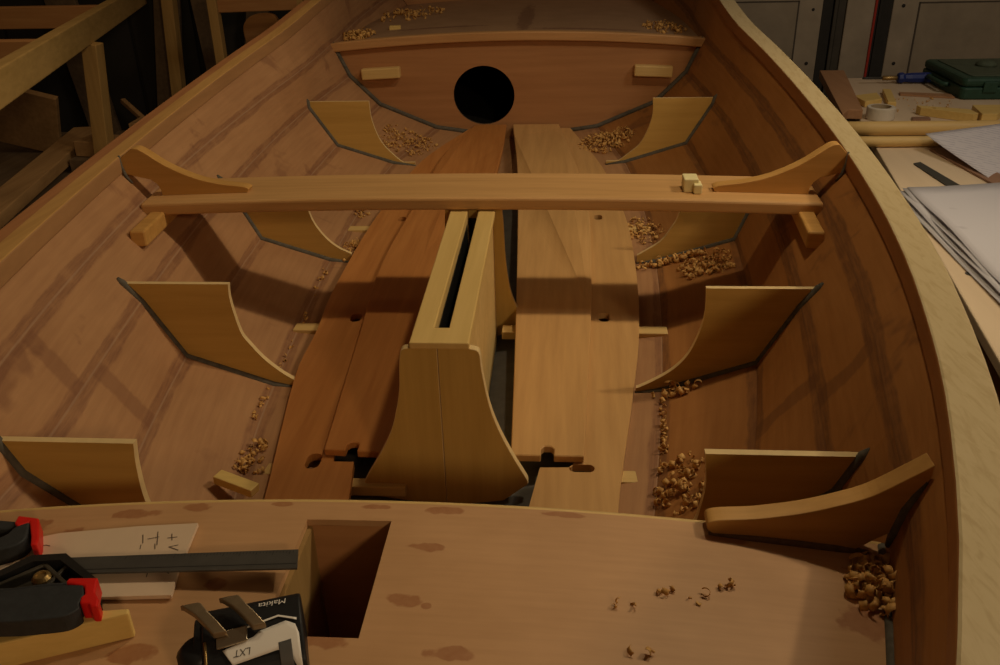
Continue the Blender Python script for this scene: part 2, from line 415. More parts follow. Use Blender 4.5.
m = MB(); m.box((1.577, 4.313, .48), (.010, .03, .86+.4)); struct('trim_4', m, 'red_paint', bevel=.002)
m = MB(); m.box((1.618, 4.345, .45), (.072, .06, 2.3)); m.box((1.60, 4.33, .45), (.01, .05, 2.3)); struct('trim_5', m, 'dark_post')
m = MB(); m.box((2.1, 4.44, .6), (3.6, .1, 2.6)); struct('wall_right', m, 'dark_wall')

# ---------------------------------------------------------------- hull surface
# seam curves: half-breadth and height against length (polynomials in y-1.3), blended to the stern bulkhead's corners
ZC = {'R': (.3659, -.0098, .0599), 'S1': (.2823, -.0132, .0448), 'S2': (.1954, -.0034, .0229), 'S3': (.0877, -.0533, .0527), 'S4': (.0302, -.0509, .0507)}
XC = {'R': ((.6705, .173, -.1189, -.0024, -.0011), (.6673, .1523, -.123, .0158, -.0056)),
      'S1': ((.6338, .1727, -.1169, -.0195, .0107), (.63, .1488, -.1051, .014, -.005)),
      'S2': ((.5629, .1492, -.057, -.0124, -.0001), (.5652, .1409, -.0702, -.005, .0013)),
      'S3': ((.5011, .1699, -.0996, .0045, -.0024), (.5026, .1837, -.103, -.0105, .0038)),
      'S4': ((.3482, .118, -.0436, -.0136, -.0054), (.3471, .1126, -.0511, -.0132, -.0028))}
FAR = {'R': ((3.07, .652, .512), (3.6, .645, .560), (4.2, .60, .62)), 'S1': ((3.07, .632, .368), (3.6, .635, .395), (4.2, .60, .43)),
       'S2': ((3.07, .582, .258), (3.6, .56, .275), (4.2, .51, .31)), 'S3': ((3.07, .482, .158), (3.6, .45, .18), (4.2, .38, .21)),
       'S4': ((3.07, .285, .075), (3.6, .24, .10), (4.2, .18, .13))}
BOW = {'R': .47, 'S1': .37, 'S2': .26, 'S3': .18, 'S4': .13}
KN = {}
for n_ in XC:
    for s_ in (0, 1):
        kn = [(-.38, .012, BOW[n_])]
        for y in (-.1, .1, .3, .5, .69, .84, 1.06, 1.2, 1.35, 1.6, 1.8, 1.97, 2.2, 2.45, 2.69):
            t = y-1.3; x = sum(c*t**i for i, c in enumerate(XC[n_][s_])); z = sum(c*t**i for i, c in enumerate(ZC[n_]))
            if y < .3:   # run-in to the stem
                q = (y+.38)/.68; xe = sum(c*(-1.0)**i for i, c in enumerate(XC[n_][s_])); ze = sum(c*(-1.0)**i for i, c in enumerate(ZC[n_]))
                x = .012+(xe-.012)*q**.8; z = BOW[n_]+(ze-BOW[n_])*q
            kn.append((y, x, z))
        if n_ in ('S1', 'S2'):   # fuller run of the planks beside the foredeck
            ad = {'S1': {.3: .008, .5: .010, .69: .008}, 'S2': {.3: .020, .5: .026, .69: .026, .84: .005}}[n_]
            kn = [(y, x+ad.get(y, 0), z) for y, x, z in kn]
        if n_ == 'S4': kn = [(y, x, z-.032*max(0, min(1, (1.22-y)/.35)) if y > .3 else z) for y, x, z in kn]
        kn += list(FAR[n_]); KN[n_, s_] = kn
def curve(n_, s_, y):
    k = KN[n_, s_]
    y = max(k[0][0], min(k[-1][0], y))
    for i in range(len(k)-1):
        if y <= k[i+1][0]: break
    a, b, c, d = k[max(i-1, 0)], k[i], k[i+1], k[min(i+2, len(k)-1)]
    h = c[0]-b[0]; t = (y-b[0])/h; out = []
    for q in (1, 2):
        m0 = (c[q]-a[q])/(c[0]-a[0]); m1 = (d[q]-b[q])/(d[0]-b[0])
        out.append((2*t**3-3*t*t+1)*b[q]+(t**3-2*t*t+t)*h*m0+(-2*t**3+3*t*t)*c[q]+(t**3-t*t)*h*m1)
    return out
RD = .034   # rail depth: the planking starts below the rail
def section(s_, y):
    pts = [curve(n_, s_, y) for n_ in ('R', 'S1', 'S2', 'S3', 'S4')]
    r, s1 = pts[0], pts[1]
    top = (r[0]+.004, r[1]-RD)
    kx = (0.0, pts[4][1]-.045*min(1, pts[4][0]/.25))
    return [top]+[tuple(p) for p in pts[1:]]+[kx]
def hx(s_, y, z):
    """signed x of the inner hull skin at height z"""
    sg = -1 if s_ == 0 else 1; p = section(s_, y)
    if z >= p[0][1]: return sg*p[0][0]
    for a, b in zip(p, p[1:]):
        if b[1] <= z <= a[1]: t = (z-b[1])/(a[1]-b[1]+1e-9); return sg*(b[0]+(a[0]-b[0])*t)
    return 0.0
def hz(s_, y, x):
    p = section(s_, y); x = abs(x)
    for a, b in zip(p, p[1:]):
        if b[0] <= x <= a[0]: t = (x-b[0])/(a[0]-b[0]+1e-9); return b[1]+(a[1]-b[1])*t
    return p[-1][1]

boat = thing('wooden_dinghy', (0, 1.6, GZ), 'half-built wooden dinghy seen from inside, with plywood frames, thwart and centreboard case, filling the photo', 'boat')
YS = [-.36, -.2, -.05, .1, .25, .4]+[.5+.08*i for i in range(46)]
YS = [y for y in YS if y <= 4.18]+[4.18]
for s_ in (0, 1):
    sg = -1 if s_ == 0 else 1
    for k in range(5):
        rows = 6; vs = []; sm = []; uv = []
        for y in YS:
            p = section(s_, y); a, b = Vector(p[k]), Vector(p[k+1]); L = (b-a).length
            for j in range(rows+1):
                t = j/rows; q = a.lerp(b, t); vs.append((sg*q.x, y, q.y))
                da = t*L if k > 0 else 9; db = (1-t)*L if k < 4 else 9
                if k == 0: da = .006+t*L   # thin resin line under the rail
                sm.append(min(da if k > 0 else 9, db)); uv.append((y+s_*7.3, k*.31+t*L))
        fs = []
        for i in range(len(YS)-1):
            for j in range(rows):
                q = (i*(rows+1)+j, i*(rows+1)+j+1, (i+1)*(rows+1)+j+1, (i+1)*(rows+1)+j)
                fs.append(q if s_ == 0 else q[::-1])
        mb = MB(); mb.add(vs, fs)
        obj('strake' if k < 4 else 'bottom_plank', mb, 'hull_ply_right' if s_ == 1 and k < 4 else 'hull_ply', boat, solid=-.007, pos_uv=lambda v, i, uv=uv: uv[i], seam=sm, smooth=False)
    # gunwale rail
    W = (.060, .047)[s_]
    mb = MB(); st = []
    for y in YS:
        x, z = curve('R', s_, y); x2, _ = curve('R', s_, y+.05); x1, _ = curve('R', s_, y-.05)
        dx = (x2-x1)/.1; w_ = W*math.sqrt(1+dx*dx)
        xs = (x, x+w_*.55, x+w_)
        st.append([(sg*xs[0], y, z), (sg*xs[1], y, z), (sg*xs[2], y, z), (sg*xs[2], y, z-.036), (sg*(xs[0]+.012), y, z-.036), (sg*xs[0], y, z-.034)])
    def strip(a, b, mi): 
        o = len(mb.v); vv = []
        for q in st: vv += [q[a], q[b]]
        mb.add(vv, [(2*i, 2*i+1, 2*i+3, 2*i+2) for i in range(len(st)-1)], mi)
    strip(0, 1, 0); strip(1, 2, 1); strip(2, 3, 1); strip(3, 4, 1); strip(4, 5, 2); strip(5, 0, 2)
    mb.add(st[-1], [tuple(range(6))], 1)
    obj('gunwale', mb, ['oak_rail', 'oak_rail', 'hull_rail_right'] if s_ else ['yellow_strip', 'mahogany_strip', 'hull_rail'], boat, bevel=.003)

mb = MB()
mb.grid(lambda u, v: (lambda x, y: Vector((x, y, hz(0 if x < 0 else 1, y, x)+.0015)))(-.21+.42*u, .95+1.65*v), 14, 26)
obj('bilge_dark', mb, 'bilge_grey', boat, label='dark grey bilge bottom, also shading the holes and gaps')  # grey bottom; its dark tone also paints shade into finger holes and gaps
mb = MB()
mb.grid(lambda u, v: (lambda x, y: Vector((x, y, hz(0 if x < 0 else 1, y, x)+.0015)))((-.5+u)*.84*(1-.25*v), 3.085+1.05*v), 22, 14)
obj('tank_shade', mb, 'tank_shade_black', boat, label='black sheet standing in for shade inside the far tank')  # black sheet paints in the shade behind the bulkhead hole

# ---------------------------------------------------------------- half frames
def half_frame(s_, y0, zt, inner, t=.010, lab=None):
    """vertical plywood web: level top, hull-fitted outer edge, hollow inner edge ending in a thin toe"""
    sg = -1 if s_ == 0 else 1
    xo = hx(s_, y0, zt)
    xi, xt = inner[0][0], inner[-1][0]
    out = [(xo+sg*.002, zt)]
    for (px_, pz_) in section(s_, y0)[1:5]:
        if pz_ < zt-.004 and px_ > abs(xt)+.004: out.append((sg*(px_+.002), pz_-.002))
    toe = hz(s_, y0, xt)
    out.append((xt, toe-.002))
    inn = c2(inner[::-1], 5); inn = [(x, max(z, toe+.010)) for x, z in inn]
    loop = out+inn
    mb = MB(); mb.prism([loop], XZ(y0-t/2), 0, t, 0, 1)
    f = obj('frame', mb, ['frame_ply', 'ply_edge'], boat, label=lab)
    fl = MB(); pts = [(xo+sg*.004, zt+.013)]+[(x-sg*.003, z+.003) for x, z in out]
    fl.tube([(x+sg*.0015, y0-t/2, z-.0015) for x, z in pts], [.002]+[.0075]*(len(pts)-2)+[.003], 8)
    obj('epoxy_fillet', fl, 'epoxy', f, smooth=True)
    return f
half_frame(0, 1.348, .229, [(-.407, .229), (-.409, .204), (-.406, .171), (-.399, .133), (-.388, .113), (-.365, .081), (-.337, .054), (-.313, .037)])
half_frame(1, 1.348, .227, [(.413, .227), (.415, .183), (.408, .143), (.391, .099), (.364, .067), (.33, .044), (.306, .031)])
half_frame(0, 2.688, .253, [(-.435, .253), (-.431, .194), (-.406, .124), (-.352, .066), (-.304, .036)])
half_frame(1, 2.688, .254, [(.437, .254), (.437, .196), (.411, .125), (.375, .088), (.321, .047), (.302, .034)])
half_frame(0, 1.968, .226, [(-.449, .226), (-.442, .14), (-.418, .089), (-.385, .055), (-.350, .036)])
half_frame(1, 1.968, .224, [(.459, .224), (.443, .14), (.429, .108), (.403, .07), (.350, .034)])
half_frame(0, .835, .249, [(-.336, .249), (-.340, .215), (-.340, .164), (-.330, .128), (-.300, .10), (-.270, .088)])
half_frame(1, .835, .251, [(.339, .251), (.343, .212), (.340, .177), (.332, .145), (.300, .105), (.270, .088)])

# ---------------------------------------------------------------- stern bulkhead, aft deck
BY = 3.067
out = []
for s_ in (0, 1):
    sg = -1 if s_ == 0 else 1
    q = [(sg*(p[0]+.002), p[1]-.002) for p in section(s_, BY)[1:5]]
    out.append(q)
def crown(x): return .401-.030*(x/.632)**2
ztop = lambda x: crown(x)-.012
zk = hz(0, BY, 0)
L_, R_ = out[0], out[1]
loop = [(-.628+1.256*k/16, ztop(-.628+1.256*k/16)) for k in range(17)]+R_+[(0, zk)]+L_[::-1]
hole = [(-.112+.107*math.cos(2*PI*k/40), .187+.101*math.sin(2*PI*k/40)) for k in range(40)]
mb = MB(); mb.prism([loop, hole], XZ(BY), 0, .010, 0, 1)
bulk = obj('bulkhead', mb, ['bulkhead_ply', 'epoxy_brown'], boat)
mb = MB(); vs = []
for k in range(25):
    x = -.636+1.272*k/24; z = crown(x)
    vs += [(x, BY-.020, z-.030), (x, BY-.020, z), (x, BY+.012, z), (x, BY+.012, z-.030)]
mb.add(vs, [(k*4+a, k*4+(a+1) % 4, k*4+4+(a+1) % 4, k*4+4+a) for k in range(24) for a in range(4)]+[(0, 1, 2, 3), (99, 98, 97, 96)])
obj('bulkhead_trim', mb, 'trim_wood', bulk, bevel=.004)
mb = MB(); mb.box((-.466, BY-.016, .270), (.134, .034, .036), ry=-.045); obj('cleat', mb, 'pine_x', bulk, bevel=.004)
mb = MB(); mb.box((.468, BY-.016, .267), (.128, .034, .036), ry=.045); obj('cleat', mb, 'pine_x', bulk, bevel=.004)
for s_, q in ((0, L_), (1, R_)):
    sg = -1 if s_ == 0 else 1
    fl = MB(); pts = q+[(sg*.12, hz(s_, BY, .12))]
    fl.tube([(x-sg*.004, BY-.006, z+.005) for x, z in pts], .008, 8); obj('epoxy_fillet', fl, 'epoxy', bulk, smooth=True)
mb = MB(); mb.grid(lambda u, v: Vector(((lambda y: (-1+2*u)*(abs(hx(0 if u < .5 else 1, y, .385))+.003))(BY+.005+v*1.1), BY+.005+v*1.1, 0)), 24, 12)
for p in mb.v: p.z = .390-.030*(p.x/.632)**2
obj('aft_deck', mb, 'aft_deck_ply', boat, solid=-.006, pos_uv=lambda v, i: (v.x, v.y))
mb = MB()
tl = [(-abs(hx(0, 4.17, z))+.002, z) for z in (.58, .43, .31, .21, .13)]; tr = [(abs(hx(1, 4.17, z))-.002, z) for z in (.58, .43, .31, .21, .13)]
mb.prism([[(0, .62)]+tl+[(0, .09)]+tr[::-1]], XZ(4.165), 0, .015); obj('transom', mb, 'bulkhead_ply', boat)

# ---------------------------------------------------------------- thwart, its knees and cleats
T0, T1, TZ = 1.601, 1.766, .297
def tz(x): return TZ+.003-.012*(x/.66)**2
mb = MB(); vs = []; nn = 24
xl0, xl1, xr0, xr1 = hx(0, T0, .283)+.004, hx(0, T1, .283)+.004, hx(1, T0, .283)-.004, hx(1, T1, .283)-.004
for k in range(nn+1):
    f = k/nn; xa, xb = xl0+(xr0-xl0)*f, xl1+(xr1-xl1)*f
    vs += [(xa, T0, tz(xa)-.026), (xa, T0, tz(xa)), (xb, T1, tz(xb)), (xb, T1, tz(xb)-.026)]
mb.add(vs, [(k*4+a, k*4+(a+1) % 4, k*4+4+(a+1) % 4, k*4+4+a) for k in range(nn) for a in range(4)]+[(3, 2, 1, 0), (nn*4, nn*4+1, nn*4+2, nn*4+3)])
thw = obj('thwart', mb, 'cedar_thwart', boat, bevel=.006, segs=3)
def side_knee(s_, y0, t):
    sg = -1 if s_ == 0 else 1
    bot = [(.466, tz(.466)), (.645, tz(.645))]
    notch = [(.6455, .300), (.651, .312), (.663, .322), (.682, .326)]
    hullside = [(abs(hx(s_, y0, .335)), .335), (abs(hx(s_, y0, .362))-.001, .365)]
    topc = c2([(.690, .386), (.678, .385), (.660, .374), (.632, .354), (.598, .336), (.562, .322), (.520, .3125), (.475, .307), (.462, .302)], 5)
    loop = [(sg*x, z) for x, z in bot+notch+hullside+topc]
    mb = MB(); mb.prism([loop], XZ(y0), 0, t)
    k = obj('thwart_knee', mb, 'knee_wood', boat, bevel=.006, segs=3)
    fl = MB(); fl.tube([(sg*(abs(hx(s_, y0, z))-.003), y0-.001, z) for z in (.372, .350, .328, .315)], [.002, .0035, .0035, .002], 8)
    obj('epoxy_fillet', fl, 'epoxy', k, smooth=True)
side_knee(0, 1.652, .026); side_knee(1, 1.652, .026)
for s_ in (0, 1):
    sg = -1 if s_ == 0 else 1
    a = Vector((hx(s_, 1.485, .255)-sg*.002, 1.485, .274)); b = Vector((hx(s_, 1.68, .255)-sg*.002, 1.68, .269))
    mb = MB(); mb.bar(a-Vector((sg*.010, 0, 0)), b-Vector((sg*.010, 0, 0)), .030, .032); obj('thwart_cleat', mb, 'knee_wood', boat, bevel=.004)

# ---------------------------------------------------------------- centreboard case
CN, CF = 1.059, 1.640
case = thing('centreboard_case', (0, 1.3, -.01), None, None)
case.parent = boat; case.location = Vector((0, 1.3, -.01))-org(boat)
xc = lambda y: .002-.006*(y-1.06)/.55
# cap: a thick frame with a long slot open right through
outl = [(-.038, CN-.006), (.046, CN-.006), (.040, CF), (-.048, CF)]
slot = [(-.0085, 1.101), (.0125, 1.101), (.0074, 1.628), (-.0132, 1.628)]
mb = MB(); mb.prism([outl, slot], XY(.2615), 0, .0105)
obj('case_cap', mb, 'pale_pine', case, bevel=.002)
for sg in (-1, 1):
    x0, x1 = (.0125, .040) if sg > 0 else (-.0325, -.0090)
    mb = MB(); mb.prism([[(x0, CN+.012), (x1, CN+.012), (x1-.005, CF), (x0-.005, CF)]], XY(-.015), 0, .2764)
    obj('case_side', mb, 'pine_x', case)
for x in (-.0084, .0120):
    mb = MB(); mb.prism([[(x, 1.112), (x+.0006, 1.112), (x-.0042, 1.585), (x-.0048, 1.585)]], XY(-.015), 0, .266); obj('slot_shade', mb, 'black_rough', case, label='dark sheet standing in for shade inside the slot')  # black sheets put the slot's deep shade into the colour
for y in (1.098, 1.620):
    mb = MB(); mb.box((0.0-.006*(y-1.06)/.55, y-.012 if y < 1.3 else y+.012, .118), (.024, .03, .266)); obj('case_end_log', mb, 'black_rough', case)  # end logs blackened as well, for the shade at the slot ends
# near end post: two bookmatched boards, flaring at the foot
lft = [(-.040, .2612), (-.050, .2585), (-.0535, .248), (-.056, .225), (-.060, .183), (-.077, .119), (-.105, .064), (-.121, .036), (-.126, .022), (-.126, .004)]
rgt = [(.046, .2612), (.057, .258), (.0605, .248), (.062, .226), (.071, .169), (.085, .123), (.106, .075), (.124, .039), (.124, .030)]
LL = c2(lft, 3); RR = c2(rgt, 3)
mb = MB(); mb.prism([LL+[(-.075, -.008), (.0, -.014)]+[(.0, .2612)]], XZ(CN-.002), 0, .013, 0, 1)
obj('end_post', mb, ['case_ply', 'ply_edge'], case, bevel=.0008, segs=1)
mb = MB(); mb.prism([[(.0008, .2612), (.0008, -.014), (.079, -.008)]+RR[::-1]], XZ(CN-.002), 0, .013, 0, 1)
obj('end_post', mb, ['case_ply', 'ply_edge'], case, bevel=.0008, segs=1)
# far end web, flaring the same way
fr = [(.052, .268), (.054, .24), (.055, .208), (.057, .16), (.064, .099), (.076, .060), (.086, .044), (.086, .02)]
fl_ = [(-x-.008, z) for x, z in fr]
mb = MB(); mb.prism([c2(fr, 4)+[(.04, -.01), (-.04, -.01)]+c2(fl_, 4)[::-1]], XZ(1.622), 0, .013, 0, 1)
obj('end_web', mb, ['case_ply', 'ply_edge'], case)

# ---------------------------------------------------------------- floorboards
ZI, ZO, TB = .054, .040, .013
def board(name, loops, z, mats, label, group=None):
    mb = MB(); mb.prism(loops, XY(z-TB), 0, TB)
    for p in mb.v:
        if p.y > 2.3: p.z += .034*((p.y-2.3)/.755)**1.6
    t = thing(name, (sum(p[0] for p in loops[0])/len(loops[0]), 2.0, z-TB), label, 'floorboard', group)
    obj('plank', mb, mats, t, bevel=.0015, segs=1); return t
def hole(x, y, rx, ry, a=0): return roundrect(x, y, rx*1.15, ry*1.2, a, 4, .8)
rin_l = [(.097, 1.100), (.081, 1.518), (.049, 2.22), (.023, 2.663), (-.012, 3.055)]
rin_r = [(.150, 3.055), (.211, 2.617), (.239, 2.22), (.236, 1.786), (.228, 1.521), (.209, 1.100)]
notch = [(.163, 1.100), (.163, 1.118), (.158, 1.125), (.148, 1.125), (.143, 1.118), (.143, 1.100)]
board('floorboard', [c2(rin_l, 5)+c2(rin_r, 5)+notch], ZI, 'cedar_board_pale', 'pale straight inner floorboard right of the centreboard case')
ro = [(.252, .93), (.261, 1.036), (.295, 1.289), (.325, 1.547), (.340, 1.861), (.336, 2.238), (.289, 2.656), (.190, 3.055)]
ri = [(.143, 3.055), (.205, 2.617), (.232, 2.22), (.228, 1.786), (.220, 1.521), (.205, 1.14), (.190, 1.09), (.142, 1.088)]
rob = board('floorboard', [c2(ro, 5)+c2(ri[:6], 5)+ri[6:]+[(.128, .985), (.122, .93)], hole(.258, 1.612, .010, .017), hole(.264, 2.22, .009, .016), hole(.206, 1.088, .017, .008)],
            ZO, 'cedar_board_pale', 'pale curved outer floorboard right of the case, with finger holes')
lin_r = [(-.075, 1.100), (-.066, 1.50), (-.050, 1.95), (-.031, 2.674), (-.034, 3.055)]
lin_l = [(-.145, 3.055), (-.221, 2.711), (-.244, 2.22), (-.252, 1.849), (-.228, 1.511), (-.197, 1.105)]
notch = [(-.163, 1.103), (-.163, 1.119), (-.158, 1.126), (-.149, 1.126), (-.144, 1.119), (-.144, 1.102)]
board('floorboard', [c2(lin_r, 5)+c2(lin_l, 5)+notch], ZI, 'cedar_board_red', 'reddish inner floorboard left of the centreboard case')
lo = [(-.256, .93), (-.260, .997), (-.316, 1.351), (-.324, 1.532), (-.340, 1.777), (-.337, 2.254), (-.288, 2.719), (-.166, 3.055)]
li = [(-.138, 3.055), (-.214, 2.711), (-.238, 2.22), (-.244, 1.849), (-.220, 1.511), (-.190, 1.14), (-.18, 1.092), (-.148, 1.092)]
lob = board('floorboard', [c2(lo, 5)+c2(li[:6], 5)+li[6:]+[(-.133, .985), (-.126, .93)], hole(-.257, 1.600, .010, .016), hole(-.264, 2.205, .009, .015), hole(-.212, 1.092, .010, .017)],
            ZO, 'cedar_board_red', 'reddish curved outer floorboard left of the case, with finger holes')
for y, r0_, r1_, l0_, l1_, w_ in ((1.088, .238, .362, .245, .345, .030), (1.583, .05, .385, .05, .385, .032), (2.172, .05, .395, .05, .405, .032)):
    mb = MB(); mb.box(((r0_+r1_)/2, y, ZO-TB-.009), (r1_-r0_, w_, .018)); obj('bearer', mb, 'pine_x', rob, bevel=.002)
    mb = MB(); mb.box((-(l0_+l1_)/2, y, ZO-TB-.009), (l1_-l0_, w_, .018)); obj('bearer', mb, 'pine_x', lob, bevel=.002)
mb = MB(); mb.box((-.125, 1.058, ZO-TB-.009), (.13, .022, .018)); obj('bearer', mb, 'pine_x', lob, bevel=.002)

# ---------------------------------------------------------------- foredeck in the foreground with its hatch
DY0, DZ = .6855, .2861
def dz(x): return DZ-.1508*x*x
HX0, HX1, HY0, HY1 = -.0715, .0120, .508, .656
ysd = [DY0, .672, HY1, .62, .585, .545, HY0, .47, .43, .38, .32, .26, .2, .14, .08]
fr_ = lambda a, b, n: [a+(b-a)*k/n for k in range(n)]
def dx_edge(s_, y):
    x = .45
    for _ in range(6): x = abs(hx(s_, y, dz(x)))
    return x+.001
mb = MB(); vs = []
for y in ysd:
    a, b = -dx_edge(0, y), dx_edge(1, y)
    xs = fr_(a, min(HX0, a*.3), 14)+fr_(min(HX0, a*.3), max(HX1, b*.1), 4)+fr_(max(HX1, b*.1), b, 16)+[b]
    vs += [(x, y, dz(x)) for x in xs]
nc = 35
fs = [(j*nc+i, (j+1)*nc+i, (j+1)*nc+i+1, j*nc+i+1) for j in range(len(ysd)-1) for i in range(nc-1)]
# rebuild columns exactly on the hatch so its edges are straight
vs = []
for y in ysd:
    a, b = -dx_edge(0, y), dx_edge(1, y)
    if a > HX0-.02: a = min(a, HX0-.02)
    xs = fr_(a, HX0, 14)+fr_(HX0, HX1, 4)+fr_(HX1, max(b, HX1+.02), 16)+[max(b, HX1+.02)]
    vs += [(x, y, dz(x)) for x in xs]
fs = [(j*nc+i, (j+1)*nc+i, (j+1)*nc+i+1, j*nc+i+1) for j in range(len(ysd)-1) for i in range(nc-1) if not (2 <= j < 6 and 14 <= i < 18)]
mb.add(vs, fs)
deck = obj('foredeck', mb, 'deck_ply', boat, solid=-.007, pos_uv=lambda v, i: (v.x, v.y))
mb = MB(); mb.tube([(x, DY0-.0005, dz(x)-.0035) for x in [-.50+.05*k for k in range(21)]], .0042, 8); obj('deck_edge', mb, 'pine_x', deck, smooth=True)
HB = .03
def hz_(x): return dz(x)-.0065
mb = MB(); mb.box(((HX0+HX1)/2, HY1+.005, (HB+.279)/2), (HX1-HX0+.02, .010, .279-HB)); obj('hatch_wall', mb, 'bulkhead_ply', deck)
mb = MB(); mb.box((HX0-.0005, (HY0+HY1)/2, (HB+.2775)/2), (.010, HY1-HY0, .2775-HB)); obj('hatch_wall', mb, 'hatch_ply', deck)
mb = MB(); mb.box((HX1+.0055, (HY0+HY1)/2, (HB+.279)/2), (.010, HY1-HY0, .279-HB)); obj('hatch_wall', mb, 'bulkhead_ply', deck)
mb = MB(); mb.box(((HX0+HX1)/2, HY0-.0055, (HB+.279)/2), (HX1-HX0+.02, .010, .279-HB)); obj('hatch_wall', mb, 'bulkhead_ply', deck)
mb = MB(); mb.box(((HX0+HX1)/2, (HY0+HY1)/2, HB), (HX1-HX0+.02, HY1-HY0+.02, .01)); obj('hatch_floor', mb, 'bulkhead_ply', deck)
mb = MB(); pl = [(x, dz(x)-.008) for x in [-.49+.07*k for k in range(15)]]
lo_ = [(x, hz(0 if x < 0 else 1, DY0-.02, x)) for x in [.46-.0767*k for k in range(13)]]
mb.prism([pl+lo_], XZ(DY0-.026), 0, .009); obj('deck_bulkhead', mb, 'bulkhead_ply', deck)
fl = MB(); fl.tube([(dx_edge(1, y)-.001, y, dz(dx_edge(1, y))) for y in [.68-.03*k for k in range(16)]], .0055, 10); obj('epoxy_fillet', fl, 'epoxy', deck, smooth=True)
fl = MB(); fl.tube([(-dx_edge(0, y)+.001, y, dz(dx_edge(0, y))) for y in [.68-.03*k for k in range(16)]], .0055, 10); obj('epoxy_fillet', fl, 'epoxy', deck, smooth=True)
# the knee on the deck edge
ky = .667
bot = [(x, dz(x)+.0012) for x in (.322, .37, .42, .456)]
loop = bot+[(.474, .270), (.487, .279), (.503, .291), (abs(hx(1, ky, .312))-.001, .306), (abs(hx(1, ky, .345))-.001, .345)]+c2([(.512, .3570), (.495, .3440), (.463, .3210), (.432, .3080), (.401, .2985), (.361, .2910), (.330, .2885), (.317, .2850), (.316, .2770)], 5)
mb = MB(); mb.prism([loop], XZ(ky), 0, .021); kn_ = obj('deck_knee', mb, 'knee_wood', boat, bevel=.007, segs=4)
fl = MB(); fl.tube([(x, ky+.001, dz(x)+.0005) for x in (.318, .36, .40, .44, .47)], [.002, .0045, .005, .005, .003], 8); obj('epoxy_fillet', fl, 'epoxy_brown', kn_, smooth=True)
fl = MB(); fl.tube([(hx(1, ky, z)-.001, ky+.001, z) for z in (.338, .322, .306, .28, .262)], [.002, .005, .006, .006, .003], 8); obj('epoxy_fillet', fl, 'epoxy', kn_, smooth=True)

# ---------------------------------------------------------------- loose pieces inside the boat
mb = MB(); mb.box((.419, 1.664, tz(.42)+.0005+.013), (.028, .040, .026)); mb.box((.431, 1.648, tz(.42)+.0005+.009), (.016, .030, .018))
obj('wood_block', mb, 'pale_block', bevel=.002, label='small pale notched wood block standing on the thwart near its right knee', cat='wood block')
mb = MB(); mb.box((-.462, 3.35, .3745), (.042, .026, .024), rz=.12); obj('wood_block', mb, 'offcut_pine', bevel=.002, label='tiny pale wood block on the far deck behind the bulkhead trim', cat='wood block')
mb = MB(); mb.box((-.302, 1.004, .060), (.068, .020, .014), rz=-.34, ry=.10); obj('wood_offcut', mb, 'offcut_pine', bevel=.0015, label='short pale batten offcut lying in the left bilge beside the reddish floorboard', cat='wood offcut')

# ---------------------------------------------------------------- wood shavings
def ribbon(mb, c, rng, size):
    """one curl planed off a board: a thin coiled strip"""
    size *= .62; wv = rng.uniform(.005, .016)*size; r0 = rng.uniform(.004, .0145)*size; turns = rng.uniform(.25, 1.05); n = int(8*turns)+4
    pitch = rng.uniform(-.6, .6)*wv; ax = Matrix.Rotation(rng.uniform(0, 2*PI), 3, 'Z') @ Matrix.Rotation(rng.uniform(-1.2, 1.2), 3, 'Y') @ Matrix.Rotation(rng.uniform(-.6, .6), 3, 'X')
    vs = []; ph = rng.uniform(0, 2*PI)
    for i in range(n+1):
        t = i/n; a = ph+turns*2*PI*t; r = r0*(1-.45*t)
        for k in (-.5, .5):
            vs.append(Vector(c)+ax @ Vector((k*wv+pitch*turns*t, r*math.cos(a), r*math.sin(a)+r0*.75)))
    mb.add(vs, [(2*i, 2*i+1, 2*i+3, 2*i+2) for i in range(n)])
def pile(label, fn, n, size=1.0, seed=1, kind='stuff', mat='shaving_wood', group=None, name='wood_shavings'):
    rng = random.Random(seed); mb = MB()
    for _ in range(n): ribbon(mb, fn(rng), rng, size)
    return obj(name, mb, mat, label=label, cat='wood shavings', kind=kind, solid=.0004, smooth=True, group=group)
def on_hull(x, y, lift=0): return (x, y, hz(0 if x < 0 else 1, y, x)+.001+lift)
def scat(cx, cy, rx, ry, h=.0, tall=0):
    def f(r):
        a = r.uniform(0, 2*PI); q = r.random()**.6; x, y = cx+rx*q*math.cos(a), cy+ry*q*math.sin(a)
        return on_hull(x, y, h+tall*(1-q)*r.random())
    return f
def ondeck(cx, cy, rx, ry, tall=0):
    def f(r):
        a = r.uniform(0, 2*PI); q = r.random()**.6; x, y = cx+rx*q*math.cos(a), cy+ry*q*math.sin(a); return (x, y, dz(x)+.0005+tall*(1-q)*r.random())
    return f
def onaft(cx, cy, rx, ry, tall=0):
    def f(r):
        a = r.uniform(0, 2*PI); q = r.random()**.6; x, y = cx+rx*q*math.cos(a), cy+ry*q*math.sin(a); return (x, y, .391-.03*(x/.632)**2+tall*(1-q)*r.random())
    return f
pile('large curly heap of wood shavings in the right corner of the foredeck below the knee', ondeck(.468, .618, .030, .044, .020), 150, .95, 3)
pile('curly wood shavings in the left corner of the far deck on the bulkhead trim', onaft(-.575, 3.22, .055, .10, .02), 88, 1.5, 4)
pile('loose wood shavings spread along the left edge of the far deck', onaft(-.47, 3.75, .14, .22, .01), 64, 1.5, 5)
pile('wood shavings in the right corner of the far deck', onaft(.53, 3.28, .08, .13, .01), 57, 1.4, 6)
pile('fine wood shavings between the far left frame and the bulkhead', scat(-.36, 2.86, .10, .10, 0, .01), 176, .85, 7)
pile('heap of wood shavings between the far right frame and the bulkhead', scat(.30, 2.88, .10, .10, 0, .02), 240, 1.0, 8)
pile('wood shavings on the hull behind the middle right frame', scat(.37, 2.16, .06, .09, 0, .01), 88, 1.0, 9)
